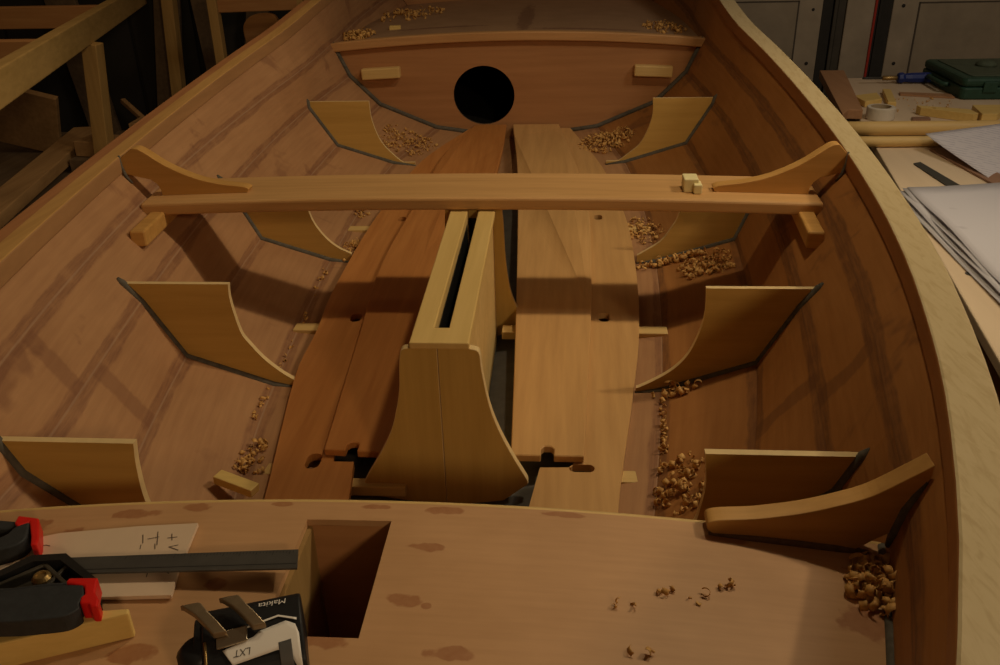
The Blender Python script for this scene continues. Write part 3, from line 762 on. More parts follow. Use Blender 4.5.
pile('row of wood shavings along the foot of the middle right frame below the thwart', lambda r: (lambda x: on_hull(x, 1.945-.02*r.random(), .004*r.random()))(r.uniform(.35, .50)), 64, 1.2, 10)
pile('brown wood shavings strewn over the right planking under the thwart end', scat(.50, 1.86, .06, .07, 0, .004), 112, 1.0, 11)
pile('wood shavings at the foot of the nearer right frame', lambda r: (lambda x: on_hull(x, 1.325-.02*r.random(), .005*r.random()))(r.uniform(.335, .41)), 20, 1.2, 12)
pile('wood shavings heaped in the right bilge by the bearer end behind the deck knee', scat(.350, 1.04, .040, .075, 0, .006), 62, 1.0, 13)
pile('thin line of wood shavings along the right floor seam', lambda r: (lambda y: on_hull(.345+.005*r.random()+(y-1.3)*.08, y))(r.uniform(1.13, 1.30)), 35, .8, 14)
pile('wood shavings in the left bilge by the bearer end', scat(-.315, 1.10, .022, .05, 0, .004), 35, .9, 15)
pile('thin trail of wood shavings along the left floor seam', lambda r: (lambda y: on_hull(-.35-.006*r.random()-(y-1.3)*.08, y))(r.uniform(1.2, 1.9)), 41, .75, 16)
pile('wood shavings beside the toe of the middle left frame', scat(-.365, 2.03, .022, .07, 0, .004), 54, .9, 17)
pile('a few shavings beside the far left floorboard beyond the thwart', scat(-.40, 2.30, .03, .06), 25, 1.0, 18)
for i, (x, y, lab) in enumerate([(.222, .560, 'long wood curl left of the others on the open foredeck'), (.262, .583, 'forked wood curl in the middle of the open foredeck'), (.290, .577, 'small wood curl right of the forked one on the foredeck'), (.318, .600, 'thin straight shaving nearest the knee on the open foredeck'), (.238, .510, 'tiny wood curl closest to the camera on the foredeck')]):
    rng = random.Random(40+i); mb = MB()
    for k in range(3): ribbon(mb, (x+.006*k, y+rng.uniform(-.006, .006), dz(x)+.0004), rng, .62)
    obj('wood_curl', mb, 'shaving_wood', label=lab, cat='wood shaving', group='single curls on the foredeck', solid=.0004, smooth=True)

# ---------------------------------------------------------------- tools on the foredeck
def D(x, y, h=0): return Vector((x, y, dz(x)+h))
def on_deck_plane(h):          # the deck's left half as a sloped plane for the flat things lying on it
    z0, z1 = dz(-.37), dz(-.13)
    return lambda a, b, t: Vector((a, b, z0+(z1-z0)*(a+.37)/.24+h+t+.003))
# white template
tp = [(-.1765, .6442), (-.2352, .6427), (-.3149, .6362), (-.3464, .6273), (-.39, .600), (-.40, .57), (-.3489, .558), (-.304, .548), (-.2298, .5468), (-.1625, .547), (-.1694, .5811)]
mb = MB(); mb.prism([tp], on_deck_plane(.0), 0, .004)
tpl = obj('template_board', mb, 'template_white', label='flat pale template board with pencil marks lying under the square on the foredeck', cat='template')
pf = on_deck_plane(.0043)
for grp in [[q_] for G_ in ([(-.2256, .6287, -.2203, .617), (-.2121, .6325, -.2047, .6135), (-.2178, .6226, -.2078, .625)], [(-.221, .6142, -.2193, .6085)], [(-.2074, .615, -.2042, .6079)],
            [(-.1964, .6288, -.1926, .62), (-.1979, .6231, -.1894, .6241)], [(-.1835, .6125, -.1914, .6101), (-.1914, .6101, -.1805, .6054)],
            [(-.2106, .5812, -.2081, .5759), (-.2118, .5790, -.2060, .580)], [(-.197, .5763, -.1956, .5702)], [(-.176, .5740, -.1885, .581)], [(-.3229, .6174, -.3195, .6186), (-.3195, .6186, -.3145, .617)]) for q_ in G_]:
    mb = MB()
    for (x0, y0, x1, y1) in grp:
        d = Vector((x1-x0, y1-y0, 0)); n_ = Vector((-d.y, d.x, 0)).normalized()*.0004; e = d.normalized()*.0004
        q = [(x0+n_.x-e.x, y0+n_.y-e.y), (x1+n_.x+e.x, y1+n_.y+e.y), (x1-n_.x+e.x, y1-n_.y+e.y), (x0-n_.x-e.x, y0-n_.y-e.y)]
        mb.add([pf(a, b, .0001) for a, b in q], [(0, 1, 2, 3)])
    obj('pencil_mark', mb, 'pencil', tpl)
# combination square
sq = thing('combination_square', (-.2, .59, .268), 'combination square with black cast head and long dark steel rule, lying on the template', 'combination square')
sp = on_deck_plane(.0)
mb = MB(); mb.prism([[(-.3245, .5700), (-.3225, .5906), (-.0600, .5925), (-.0540, .5678)]], lambda a, b, t: sp(a, b, 0)+Vector((0, 0, .0100+t)), 0, .0018); obj('rule', mb, 'rule_steel', sq)
mb = MB()
for k in range(52):
    x = -.222+.0031*k; y = .5912; L = .0052 if k % 5 == 0 else .0028
    p = [(x, y), (x+.0005, y), (x+.0005, y-L), (x, y-L)]
    mb.add([sp(a, b, 0)+Vector((0, 0, .01195)) for a, b in p], [(0, 1, 2, 3)])
mb.add([sp(a, b, 0)+Vector((0, 0, .01193)) for a, b in ((-.28, .5735), (-.057, .5735), (-.057, .5743), (-.28, .5743))], [(0, 1, 2, 3)])
obj('graduation', mb, 'cast_black', sq)
hd = [(-.3065, .5816), (-.2741, .5828), (-.2277, .5489), (-.2152, .528), (-.226, .5225), (-.343, .522), (-.355, .535)]
mb = MB()
cxy = (sum(p[0] for p in hd)/7, sum(p[1] for p in hd)/7)
inn = [(cxy[0]+(a-cxy[0])*.80, cxy[1]+(b-cxy[1])*.76) for a, b in hd]
mb.prism([hd, inn], lambda a, b, t: sp(a, b, 0)+Vector((0, 0, .0045+t)), 0, .0195)
hd_o = obj('head', mb, 'cast_black', sq, bevel=.002)
mb = MB(); mb.prism([[(cxy[0]+(a-cxy[0])*.80, cxy[1]+(b-cxy[1])*.80) for a, b in hd]], lambda a, b, t: sp(a, b, 0)+Vector((0, 0, .0055+t)), 0, .006); obj('recess', mb, 'cast_recess', hd_o)
mb = MB(); mb.bar(sp(-.328, .541, .021), sp(-.290, .573, .021), .004, .010); mb.bar(sp(-.290, .573, .021), sp(-.248, .541, .021), .004, .010); mb.bar(sp(-.268, .570, .0205), sp(-.274, .541, .0205), .004, .010); obj('rib', mb, 'cast_recess', hd_o, bevel=.001)
mb = MB(); kp = sp(-.2835, .556, .012); mb.lathe(kp, [(0, -.002), (.0075, -.002), (.0085, .002), (.0085, .008), (.007, .010), (.006, .0112), (.0045, .0112), (.004, .0096), (0, .0096)], 22); obj('clamp_nut', mb, 'brass', hd_o, smooth=False)
# spring clamps reaching in from the left
def spring_clamp(name, jaw1, jaw2, pads, z0, h, label, pv):
    t = thing(name, (pv[0], pv[1], z0), label, 'spring clamp', 'black and red spring clamps')
    for j, (lp, dzj, hh) in enumerate((jaw1, jaw2)):
        mb = MB(); mb.prism([lp], XY(z0+dzj), 0, hh); obj('jaw', mb, 'black_rough', t, bevel=.004, segs=3)
    for lp, dzj, hh in pads:
        mb = MB(); mb.prism([lp], XY(z0+dzj), 0, hh); obj('jaw_pad', mb, 'red_plastic', t, bevel=.0015, label='red jaw pad')
    mb = MB(); mb.lathe((pv[0], pv[1], z0+.002), [(0, 0), (.008, 0), (.008, h+.004), (.005, h+.007), (0, h+.007)], 18); obj('pivot_pin', mb, 'bracket_steel', t)
    for a in (2.75, 3.55):
        mb = MB(); q = [(pv[0]+.02*math.cos(a), pv[1]+.02*math.sin(a), z0+h*.5), (pv[0]+.07*math.cos(a), pv[1]+.07*math.sin(a), z0+h*.5), (pv[0]+.13*math.cos(a*.98+.06), pv[1]+.13*math.sin(a*.98+.06), z0+h*.5)]
        mb.tube(q, [.010, .011, .009], 12, flat=.8); obj('handle', mb, 'black_plastic', t, smooth=True)
    return t
zc_ = dz(-.25)+.001
sh = lambda l: [(a+.0095, b-.011) for a, b in l]
j1 = c2([(-.37, .535), (-.335, .524), (-.305, .5205), (-.284, .5244), (-.2646, .5284), (-.2445, .5313), (-.2296, .5319)], 4)+c2([(-.2236, .5213), (-.2226, .5109), (-.220, .506), (-.228, .497), (-.25, .492), (-.27, .489), (-.30, .488), (-.335, .492), (-.37, .502)], 4)
j2 = c2([(-.37, .552), (-.33, .537), (-.300, .531), (-.265, .5385), (-.2460, .5405)], 4)+c2([(-.244, .534), (-.265, .530), (-.300, .5225), (-.335, .526), (-.37, .537)], 4)
spring_clamp('spring_clamp', (sh(j1), .0275, .017), (sh(j2), .030, .010),
    [(sh([(-.2458, .5337), (-.2456, .5390), (-.2210, .5405), (-.2154, .5241), (-.2085, .5165), (-.2055, .5085), (-.2110, .5075), (-.2145, .5110), (-.2217, .5109), (-.2245, .5179), (-.2227, .5213), (-.2280, .5307)]), .0270, .0180)],
    zc_, .046, 'black spring clamp with red jaw pads over the near offcut and the square', (-.395, .507))
j1 = c2([(-.43, .598), (-.375, .603), (-.3537, .6123), (-.3503, .6247), (-.3398, .6331)], 4)+c2([(-.331, .6130), (-.331, .6050), (-.337, .5980), (-.350, .5915), (-.37, .588), (-.40, .586), (-.43, .587)], 4)
j2 = c2([(-.43, .640), (-.39, .640), (-.3568, .6381)], 4)+c2([(-.352, .6297), (-.37, .625), (-.43, .622)], 4)
spring_clamp('spring_clamp', (j1, .004, .020), (j2, .004, .016),
    [([(-.3541, .6309), (-.3565, .6417), (-.3339, .6389), (-.3232, .6204), (-.3170, .6090), (-.3150, .6010), (-.3200, .6000), (-.3262, .6118), (-.3400, .6331), (-.3481, .6261)], .006, .018)],
    dz(-.35)+.001, .027, 'black spring clamp with red jaw pads at the left photo edge, farther from the camera', (-.455, .597))
# offcut
mb = MB(); a_ = Vector((-.1765, .5040, 0)); d_ = Vector((-.0931, -.0290, 0)).normalized(); n_ = Vector((d_.y, -d_.x, 0))
q0, q1 = a_, a_+d_*.20; wd = .016
vs = [q0, q1, q1-n_*.055, q0-n_*.006] if n_.y < 0 else [q0, q1, q1+n_*.055, q0+n_*.006]
zb = [D(p.x, 0).z+.0005 for p in vs]; zb = [zb[0], zb[1], zb[1], zb[0]]
mb.add([Vector((p.x, p.y, zb[i])) for i, p in enumerate(vs)]+[Vector((p.x, p.y, zb[i]+.027)) for i, p in enumerate(vs)], [(0, 1, 2, 3), (7, 6, 5, 4), (0, 4, 5, 1), (1, 5, 6, 2), (2, 6, 7, 3), (3, 7, 4, 0)])
obj('wood_offcut', mb, 'offcut_pine', bevel=.0015, label='pale tapered wood offcut under the near clamp at the bottom left', cat='wood offcut')

# ---------------------------------------------------------------- cordless tool battery
bt = thing('tool_battery', (-.07, .46, dz(-.07)+.001), 'black and white cordless tool battery with steel bracket beside the hatch', 'battery')
bz = dz(-.07)+.001
M0 = Matrix.Translation((-.060, .480, bz)) @ Matrix.Rotation(math.radians(19), 4, 'Z') @ Matrix.Diagonal((.68, .85, .85, 1))
def BL(p): return M0 @ Vector(p)
# local axes: x along the pack, y away from the camera, z up. side profile in y-z, extruded along x
prof = [(-.040, .001), (-.045, .010), (-.044, .030), (-.036, .042), (-.016, .052), (.002, .055), (.020, .054), (.026, .046), (.027, .010), (.022, .001)]
def body(x0, x1, pf, mat, name, bev=.004, par=bt, label=None, grow=0):
    mb = MB(); pr = c2(pf, 3)
    mb.prism([pr], lambda a, b, t: BL((x0+(x1-x0)*t, a, b)), 0, 1); return obj(name, mb, mat, par, bevel=bev, segs=3, label=label)
body(-.056, .054, prof, 'black_plastic', 'housing', .012)
body(-.066, -.050, [(a*.86, .004+b*.84) for a, b in prof], 'black_plastic', 'end_cap', .006)
mb = MB(); mb.lathe(BL((-.062, -.012, .026)), [(0, -.012), (.012, -.012), (.016, -.006), (.016, .012), (.011, .018), (0, .018)], 18); obj('release_button', mb, 'black_plastic', bt, smooth=True)
# front label: a sheet following the sloping front shoulder between the given (x, s) outline; s runs down the front from the top ridge
pp = [Vector((0, a, b)) for a, b in c2([(.020, .0545), (.002, .0556), (-.016, .0527), (-.036, .0428), (-.0446, .0303), (-.0456, .010)], 8)]
cum = [0]
for a, b in zip(pp, pp[1:]): cum.append(cum[-1]+(b-a).length)
def front(x, s_, lift=.0006):
    for i in range(len(pp)-1):
        if s_ <= cum[i+1] or i == len(pp)-2:
            t = (s_-cum[i])/(cum[i+1]-cum[i]); p = pp[i].lerp(pp[i+1], t); d = (pp[i+1]-pp[i]).normalized(); break
    n_ = Vector((0, d.z, -d.y)); 
    if n_.y > 0 and d.z < -.9: n_ = -n_
    n_ = n_ if n_.z > 0 or n_.y < 0 else -n_
    p = p+n_*lift; return BL((x, p.y, p.z))
def patch(name, top, bot, mat, lift, label=None, n=14, m=6):
    """strip between two outlines x->s (piecewise linear)"""
    def ev(l, x):
        for (xa, sa), (xb, sb) in zip(l, l[1:]):
            if x <= xb: return sa+(sb-sa)*(x-xa)/(xb-xa+1e-9)
        return l[-1][1]
    x0, x1 = top[0][0], top[-1][0]
    xs = sorted(set([x0+(x1-x0)*k/n for k in range(n+1)]+[p[0] for p in top if x0 <= p[0] <= x1]+[p[0] for p in bot if x0 <= p[0] <= x1]))
    mb = MB(); vs = []
    for x in xs:
        a, b = ev(top, x), ev(bot, x)
        for k in range(m+1): vs.append(front(x, a+(b-a)*k/m, lift))
    mb.add(vs, [(i*(m+1)+k, i*(m+1)+k+1, (i+1)*(m+1)+k+1, (i+1)*(m+1)+k) for i in range(len(xs)-1) for k in range(m)])
    return obj(name, mb, mat, bt, smooth=True, solid=.0003, label=label)
patch('label_panel', [(-.034, .047), (.000, .040), (.006, .036), (.036, .031), (.046, .036), (.049, .045)], [(-.034, .047), (-.024, .061), (.024, .056), (.036, .058), (.044, .075), (.049, .08)], 'label_white', .0007, 'white label panel')
patch('label_stripe', [(-.008, .029), (.028, .023), (.048, .030)], [(-.008, .0308), (.028, .0250), (.048, .0322)], 'label_white', .0006, 'thin white stripe')
patch('label_window', [(.026, .050), (.040, .049)], [(.026, .083), (.040, .083)], 'label_grey', .0011)
def text(s_, size, mat, fn, name, label):
    c = bpy.data.curves.new(name, 'FONT'); c.body = s_; c.size = size; c.align_x = 'CENTER'; c.align_y = 'CENTER'; c.resolution_u = 3
    o = bpy.data.objects.new(name, c); COL.objects.link(o)
    me = bpy.data.meshes.new_from_object(o.evaluated_get(bpy.context.evaluated_depsgraph_get()))
    bpy.data.objects.remove(o); mb = MB()
    mb.add([fn(v.co.x, v.co.y) for v in me.vertices], [list(p.vertices) for p in me.polygons])
    return obj(name, mb, mat, bt, label=label)
text('LXT', .0088, 'label_grey', lambda a, b: front(-.013-(a*1.15+b*.25), .0515+b, .0014), 'lettering', 'dark letters LXT, upside down')
text('Makita', .0100, 'label_white', lambda a, b: front(.022-(a*1.2+b*.15), .0065+b, .0010), 'lettering', 'white letters Makita, upside down')
# steel bracket with two prongs standing over the back edge
def prong(x_):
    mb = MB()
    path = [(-.017, .0560), (-.008, .0610), (.004, .0650), (.014, .0665), (.018, .0640)]
    vs = []
    for (y, z) in path:
        x = x_-(y+.017)*.95; w_ = .0150 if y < .006 else .020
        vs += [BL((x-w_/2, y, z)), BL((x+w_/2, y, z)), BL((x+w_/2, y, z+.0065)), BL((x-w_/2, y, z+.0065))]
    mb.add(vs, [(i*4+k, i*4+(k+1) % 4, i*4+4+(k+1) % 4, i*4+4+k) for i in range(4) for k in range(4)]+[(3, 2, 1, 0), (16, 17, 18, 19)])
    return mb
br = obj('bracket_plate', (lambda mb: (mb.prism([[(-.040, .031), (-.006, .029), (-.006, .043), (-.040, .046)]], lambda a, b, t: front(a, b, .0008+t), 0, .003), mb)[1])(MB()), 'bright_steel', bt, bevel=.001)
obj('bracket_prong', prong(-.034), 'bracket_steel', bt, bevel=.001); obj('bracket_prong', prong(.008), 'bracket_steel', bt, bevel=.001)
mb = MB(); mb.tube([BL((-.052, y, z)) for y, z in [(-.046, .004), (-.0462, .02), (-.043, .034), (-.034, .044), (-.016, .0535)]], .0012, 6); obj('seam_bead', mb, 'brass', bt, smooth=True)

# ---------------------------------------------------------------- workbench on the right
BZ = .15
bench = thing('workbench', (1.5, 2.4, GZ), 'pale plywood workbench on the right covered with papers, tools and offcuts', 'workbench')
# front edge runs slightly askew to the boat
def bx_(y): return .858+(y-1.24)*.1545
mb = MB(); mb.prism([[(bx_(.2), .2), (2.35, .2), (2.35, 3.49), (bx_(3.49), 3.49)]], XY(BZ-.022), 0, .022); obj('bench_top', mb, 'bench_ply', bench, bevel=.003)
mb = MB(); mb.bar((bx_(.25)+.022, .25, BZ-.022), (bx_(3.45)+.022, 3.45, BZ-.022), .03, .11); obj('apron', mb, 'bench_apron', bench, bevel=.003)
for x, y in ((bx_(.4)+.08, .4), (bx_(3.4)+.08, 3.4), (2.25, .4), (2.25, 3.4)):
    mb = MB(); mb.box((x, y, (GZ+BZ-.022)/2), (.09, .09, BZ-.022-GZ)); obj('leg', mb, 'bench_apron', bench, bevel=.004)
for x, y in ((.951, 1.59), (.902, 1.30)):
    mb = MB(); mb.lathe((x, y, BZ+.0002), [(0, -.002), (.009, -.002), (.009, .0006), (.006, .0012), (0, .0006)], 12); obj('screw_head', mb, 'dark_steel', bench)
T = BZ+.0008
mb = MB(); mb.prism([[(1.140, 3.485), (1.230, 3.485), (1.108, 2.825), (1.066, 2.832), (1.03, 2.77)]], XY(T), 0, .030)
obj('board', mb, 'brown_board', bevel=.002, label='flat brown board on the bench, pointing at the dark door post', cat='board')
mb = MB(); r_ = .021
mb.tube([(.98, 2.625, T+r_)]+[(.98+.1*k, 2.625, T+r_) for k in range(1, 15)], r_, 20); obj('wooden_dowel', mb, 'pine_x', smooth=True, label='thicker pale wooden pole across the bench, farther of the two poles', cat='pole', group='wooden poles on the bench')
mb = MB(); r_ = .015
mb.tube([(.96, 2.50, T+r_)]+[(.96+.1*k, 2.50, T+r_) for k in range(1, 15)], r_, 20); obj('wooden_dowel', mb, 'pine_x', smooth=True, label='thinner pale wooden pole across the bench, nearer the papers', cat='pole', group='wooden poles on the bench')
tr_ = thing('tape_roll', (1.166, 2.835, T), 'white roll of adhesive tape lying on the bench beside the brown board', 'tape roll')
mb = MB(); mb.lathe((1.166, 2.835, T), [(.031, .0), (.041, .0), (.0425, .002), (.0425, .036), (.041, .038), (.031, .038), (.031, 0)], 36); obj('tape', mb, 'tape_white', tr_, smooth=False)
mb = MB(); mb.lathe((1.166, 2.835, T), [(.0285, .0005), (.0312, .0005), (.0312, .0385), (.0285, .0385), (.0285, .0005)], 36); obj('core', mb, 'tape_core', tr_, smooth=False)
# screwdriver
sd = thing('screwdriver', (1.41, 3.375, T), 'screwdriver with blue handle lying on the bench beside the green case', 'screwdriver')
zs = T+.020
mb = MB(); mb.lathe((1.268, 3.375, zs), [(0, 0), (.0035, .0), (.0045, .012), (.0045, .075)], 10, 'x'); obj('blade', mb, 'dark_steel', sd, smooth=True)
mb = MB(); mb.lathe((1.338, 3.375, zs), [(.005, 0), (.0085, .004), (.0085, .052), (.006, .056)], 14, 'x'); obj('ferrule', mb, 'brass', sd, smooth=True)
mb = MB(); mb.lathe((1.391, 3.375, zs), [(.006, 0), (.019, .004), (.0205, .018), (.016, .028), (.0185, .05), (.0195, .10), (.0185, .132), (.012, .138), (0, .139)], 8, 'x'); obj('handle', mb, 'blue_plastic', sd, bevel=.002)
mb = MB(); mb.prism([[(1.345, 3.20), (1.338, 3.165), (1.50, 3.11), (1.505, 3.16)]], XY(T), 0, .006); obj('veneer_strip', mb, 'brown_board', label='thin brown wooden strip on the bench below the screwdriver', cat='wood strip')
# green case
gc = thing('tool_case', (1.68, 3.28, T), 'dusty dark green plastic tool case standing on the bench', 'tool case')
def rr(x0, x1, y0, y1, r=.02): return roundrect((x0+x1)/2, (y0+y1)/2, (x1-x0)/2, (y1-y0)/2, 0, 4, r/min(x1-x0, y1-y0))
mb = MB(); mb.prism([rr(1.510, 1.90, 3.09, 3.47)], XY(T), 0, .040); obj('case_base', mb, 'green_plastic', gc, bevel=.006)
mb = MB(); mb.prism([rr(1.512, 1.898, 3.092, 3.468)], XY(T+.041), 0, .030); ld = obj('case_lid', mb, 'green_plastic', gc, bevel=.010)
mb = MB(); mb.prism([rr(1.545, 1.865, 3.12, 3.44)], XY(T+.0705), 0, .004); obj('lid_panel', mb, 'dust_green', ld, bevel=.003)
mb = MB(); mb.lathe((1.665, 3.30, T+.074), [(0, 0), (.036, 0), (.034, .008), (.024, .016), (.010, .020), (0, .0205)], 20); obj('lid_boss', mb, 'dust_green', ld, smooth=True)
for x in (1.60, 1.78):
    mb = MB(); mb.box((x, 3.088, T+.042), (.045, .008, .034)); obj('latch', mb, 'green_plastic', gc, bevel=.002)
mb = MB(); mb.tube([(1.507, 3.20, T+.030), (1.492, 3.21, T+.030), (1.492, 3.35, T+.030), (1.507, 3.36, T+.030)], .008, 10); obj('case_handle', mb, 'green_plastic', gc, smooth=True)
# small offcuts
mb = MB(); mb.prism([[(1.155, 3.085), (1.165, 2.99), (1.232, 3.03), (1.245, 3.13)]], XY(T), 0, .020); obj('wood_offcut', mb, 'offcut_pine', bevel=.002, label='small pale wood offcut behind the tape roll, left of two', cat='wood offcut')
mb = MB(); mb.prism([[(1.242, 3.0), (1.268, 2.995), (1.315, 3.20), (1.29, 3.21)]], XY(T), 0, .016); obj('wood_offcut', mb, 'offcut_pine', bevel=.002, label='narrow pale wood strip behind the tape roll, right of two', cat='wood offcut')
wd = thing('wedge_offcut', (1.36, 2.83, T), 'long pale wooden wedge with a drilled hole, on the bench behind the poles', 'wood offcut')
mb = MB(); mb.prism([[(1.300, 2.905), (1.302, 2.872), (1.425, 2.775), (1.445, 2.79), (1.440, 2.845)], roundrect(1.335, 2.868, .010, .010, 0, 4, .99)], XY(T), 0, .025); obj('wedge_body', mb, 'offcut_pine', wd, bevel=.0015, segs=1)
mb = MB(); mb.prism([[(1.450, 2.775), (1.495, 2.775), (1.585, 2.90), (1.47, 2.90)]], XY(T), 0, .026); obj('wood_offcut', mb, 'offcut_pine', bevel=.002, label='pale angled wood block right of the drilled wedge on the bench', cat='wood offcut')
mb = MB(); mb.prism([[(1.255, 2.80), (1.262, 2.83), (1.315, 2.83), (1.31, 2.80)]], XY(T), 0, .006); obj('veneer_strip', mb, 'dark_hardboard', label='tiny dark chip of wood left of the drilled wedge', cat='wood strip')
mb = MB(); mb.prism([[(1.185, 2.46), (1.225, 2.47), (1.285, 2.16), (1.60, 2.0), (1.58, 1.95), (1.225, 2.11)]], XY(T), 0, .005); obj('hardboard_strip', mb, 'dark_hardboard', label='flat brown hardboard strip on the bench under the handwritten sheet', cat='board')
mb = MB(); mb.prism([[(1.096, 2.325), (1.118, 2.338), (1.145, 2.11), (1.112, 2.105)]], XY(T), 0, .003); obj('steel_strip', mb, 'dark_steel', label='dark narrow steel strip lying on the bench just beyond the paper stack', cat='steel strip')
pile('fine sawdust and shavings sprinkled on the bench top behind the tape roll', lambda r: (r.uniform(1.25, 1.48), r.uniform(2.92, 3.12), T), 40, .5, 77)
# papers
def sheet(name, quad, zfn, mat, label, group=None, n=14):
    a, b, c, d = [Vector((p[0], p[1], 0)) for p in quad]
    mb = MB(); vs = []; uv = []
    for j in range(n+1):
        for i in range(n+1):
            u, v = i/n, j/n; p = a.lerp(b, u).lerp(d.lerp(c, u), v); vs.append((p.x, p.y, zfn(u, v))); uv.append((p.x, p.y))
    mb.add(vs, [(j*(n+1)+i, j*(n+1)+i+1, (j+1)*(n+1)+i+1, (j+1)*(n+1)+i) for j in range(n) for i in range(n)])
    return obj(name, mb, mat, label=label, cat='paper', group=group, solid=.0003, pos_uv=lambda v, i: uv[i], smooth=True)
# handwritten sheet resting on the poles and drooping towards the camera
sheet('paper_sheet', [(1.164, 2.457), (1.440, 2.576), (1.500, 2.31), (1.232, 2.185)], lambda u, v: T+.044*(1-v)**1.3+.004+.004*math.sin(u*5+v*3)*v, 'note_paper', 'white handwritten sheet propped on the wooden poles')
pg = [(.972, 2.085), (1.34, 2.165), (1.30, 1.25), (.944, 1.25)]
def off(q, dx, dy, r):
    c = Vector((1.12, 1.75)); ca, sa = math.cos(r), math.sin(r)
    return [(c.x+(x-c.x)*ca-(y-c.y)*sa+dx, c.y+(x-c.x)*sa+(y-c.y)*ca+dy) for x, y in q]
up_ = lambda h, k, ph: (lambda u, v: T+h+k*(1-u)**6*(.3+.7*math.sin(v*6+ph)**2)*.6)
st = [('lowest plan sheet of the stack on the bench, its left edge curling out', off(pg, -.010, -.02, .012), up_(.001, .006, 0)),
      ('plan sheet second from the bottom of the stack, its corner folded back', off(pg, .002, -.012, .006), up_(.003, .014, .8)),
      ('plan sheet second from the top of the stack on the bench', off(pg, .012, -.004, -.004), up_(.006, .012, 1.9)),
      ('topmost large white plan sheet with faint drawing lines on the bench stack', off(pg, .022, .0, -.012), up_(.009, .016, 2.6))]
for i, (lab, q, zf) in enumerate(st): sheet('plan_sheet', q, zf, 'plan_paper' if i == 3 else 'plan_paper_edge', lab, 'stack of plan sheets')

# ---------------------------------------------------------------- timber rack and scrap wood on the left
rack = thing('timber_rack', (-1.6, 3.0, GZ), 'rough timber rack with a long top rail, posts and cross rails left of the boat', 'rack')
def rb(y): return -1.289-(y-2.219)*.284
RT = .45
mb = MB(); mb.bar((rb(1.6)-.02, 1.6, RT), (rb(4.5)-.02, 4.5, RT), .045, .092); obj('top_rail', mb, 'rack_timber', rack, bevel=.004)
for a, b in (((rb(1.75), 1.75, RT-.09), (rb(1.75), 1.75, GZ)), ((-1.572, 3.25, RT-.09), (-1.700, 3.25, GZ)), ((-1.763, 4.42, RT), (-1.859, 4.42, GZ))):
    mb = MB(); mb.bar(a, b, .058, .06, up=(0, 1, 0)); obj('post', mb, 'rack_timber_z', rack, bevel=.003)
for y in (2.70, 3.62):
    mb = MB(); mb.bar((-3.3, y+.03, RT-.002), (rb(y)-.024, y-.0, RT-.002), .045, .085); obj('cross_rail', mb, 'rack_timber_x', rack, bevel=.003)
for y in (2.4, 3.5):
    mb = MB(); mb.box((-3.2, y, (GZ+RT-.09)/2), (.06, .06, RT-.09-GZ)); obj('post', mb, 'rack_timber_z', rack, bevel=.003)
SZ = -.18
mb = MB(); mb.box((-2.15, 3.15, SZ-.012), (1.75, 1.85, .024)); obj('shelf', mb, 'scrap_dark', rack, bevel=.003)
def scrap(c, d, rz, ry, mat, label, rx=0):
    mb = MB(); mb.box(c, d, rz, ry, rx); return obj('scrap_wood', mb, mat, bevel=.003, label=label, cat='scrap wood', group='scrap wood left of the boat')
scrap((-1.80, 3.06, SZ+.10), (.11, 1.15, .045), .18, 0, 'scrap_wood', 'long brown scrap board lying along the shelf left of the boat', rx=.02)
scrap((-1.83, 3.28, SZ+.030), (.34, .9, .05), .10, 0, 'scrap_dark', 'wide dark plank under the long scrap board left of the boat')
scrap((-1.655, 3.27, SZ+.144), (.16, .12, .060), -.15, 0, 'scrap_wood', 'short light brown wood block on the scrap pile left of the first rack post')
scrap((-1.640, 3.25, SZ+.087), (.22, .15, .05), -.1, 0, 'scrap_dark', 'dark wood block beneath the light brown block on the scrap pile')
scrap((-1.60, 3.62, SZ+.09), (.34, .16, .035), .25, 0, 'scrap_dark', 'dark board between the two rack posts')
scrap((-1.58, 3.66, SZ+.130), (.24, .12, .045), .05, 0, 'scrap_wood', 'small brown board on top of the dark board between the rack posts')
scrap((-1.72, 3.78, SZ+.13), (.022, .35, .022), .9, 0, 'scrap_wood', 'thin grey stick poking up between the rack posts', rx=.35)
scrap((-2.18, 3.66, SZ+.16), (.26, .03, .30), .15, .30, 'scrap_wood', 'pale tilted panel offcut leaning at the far left of the scrap pile', rx=.35)
scrap((-1.95, 2.70, SZ+.105), (.12, .7, .09), .32, 0, 'scrap_wood', 'brown beam offcut at the left photo edge below the rack rail')
scrap((-1.62, 2.56, SZ+.035), (.20, .42, .06), -.22, 0, 'scrap_dark', 'dark stub of plank nearest the boat rail at the left')
scrap((-1.52, 2.92, SZ+.05), (.16, .22, .05), .5, 0, 'scrap_wood', 'little brown board end against the boat rail at the left')
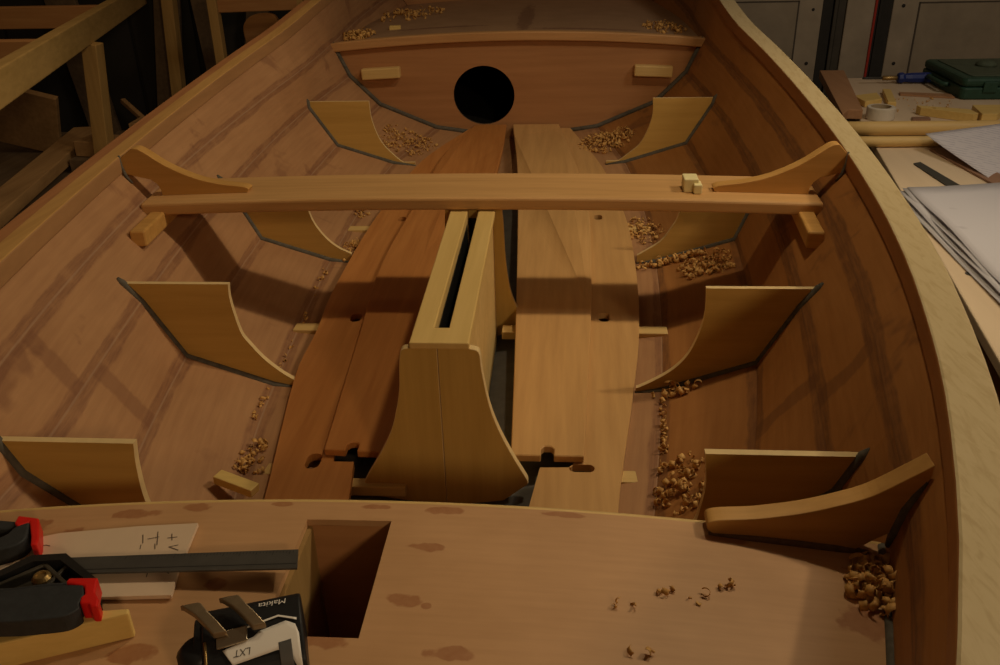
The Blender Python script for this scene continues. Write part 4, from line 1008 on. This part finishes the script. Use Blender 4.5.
for i, (x, y, rz, ry, w_, m_) in enumerate([(-1.86, 4.495, .1, .16, .13, 'scrap_dark'), (-1.62, 4.455, 0, -.06, .10, 'scrap_dark'), (-1.40, 4.495, .1, .20, .11, 'scrap_dark'), (-2.35, 4.495, 0, -.12, .16, 'scrap_dark')]):
    scrap((x, y, .16), (w_, .03, 1.65), rz, ry, m_, ['dark board leaning on the back wall left of the second rack post', 'narrow dark board standing upright by the second rack post', 'dark board slanting on the back wall right of the second rack post', 'wide dark board leaning on the back wall at the far left'][i])
# stool with a rounded seat back behind the rail
stl = thing('wooden_stool', (-1.2, 3.9, GZ), 'pale wooden frame of a stool behind the left gunwale at the top edge', 'stool')
mb = MB(); mb.bar((-1.375, 3.97, .47), (-1.372, 3.93, -.68), .042, .045, up=(0, 1, 0)); obj('leg', mb, 'rack_timber_z', stl, bevel=.003)
mb = MB(); mb.bar((-1.005, 4.02, .47), (-1.00, 3.96, -.68), .045, .045, up=(0, 1, 0)); obj('leg', mb, 'rack_timber_z', stl, bevel=.003)
mb = MB(); mb.bar((-1.37, 3.96, .425), (-1.01, 3.99, .428), .04, .052); obj('rail', mb, 'rack_timber_x', stl, bevel=.004)
mb = MB(); mb.prism([c2([(-1.29, .12), (-1.315, .26), (-1.30, .315), (-1.25, .345), (-1.17, .345), (-1.14, .30), (-1.11, .20), (-1.14, .08)], 5)], XZ(4.10), 0, .03)
obj('round_board', mb, 'rack_timber_x', bevel=.005, label='rounded pale board standing behind the stool frame at the top left', cat='board')
# trestles carrying the boat
for y, lab in ((1.0, 'timber trestle under the near half of the boat'), (2.75, 'timber trestle under the far half of the boat')):
    t = thing('trestle', (0, y, GZ), lab, 'trestle')
    zt = min(hz(0, y, 0), hz(1, y, 0))-.012
    mb = MB(); mb.bar((-.45, y, zt), (.45, y, zt), .09, .07); obj('beam', mb, 'scrap_wood', t, bevel=.003)
    for x in (-.38, .38):
        for d_ in (-1, 1):
            mb = MB(); mb.bar((x, y+.03*d_, zt-.03), (x*1.15, y+.22*d_, GZ), .05, .05, up=(1, 0, 0)); obj('leg', mb, 'scrap_wood', t, bevel=.003)
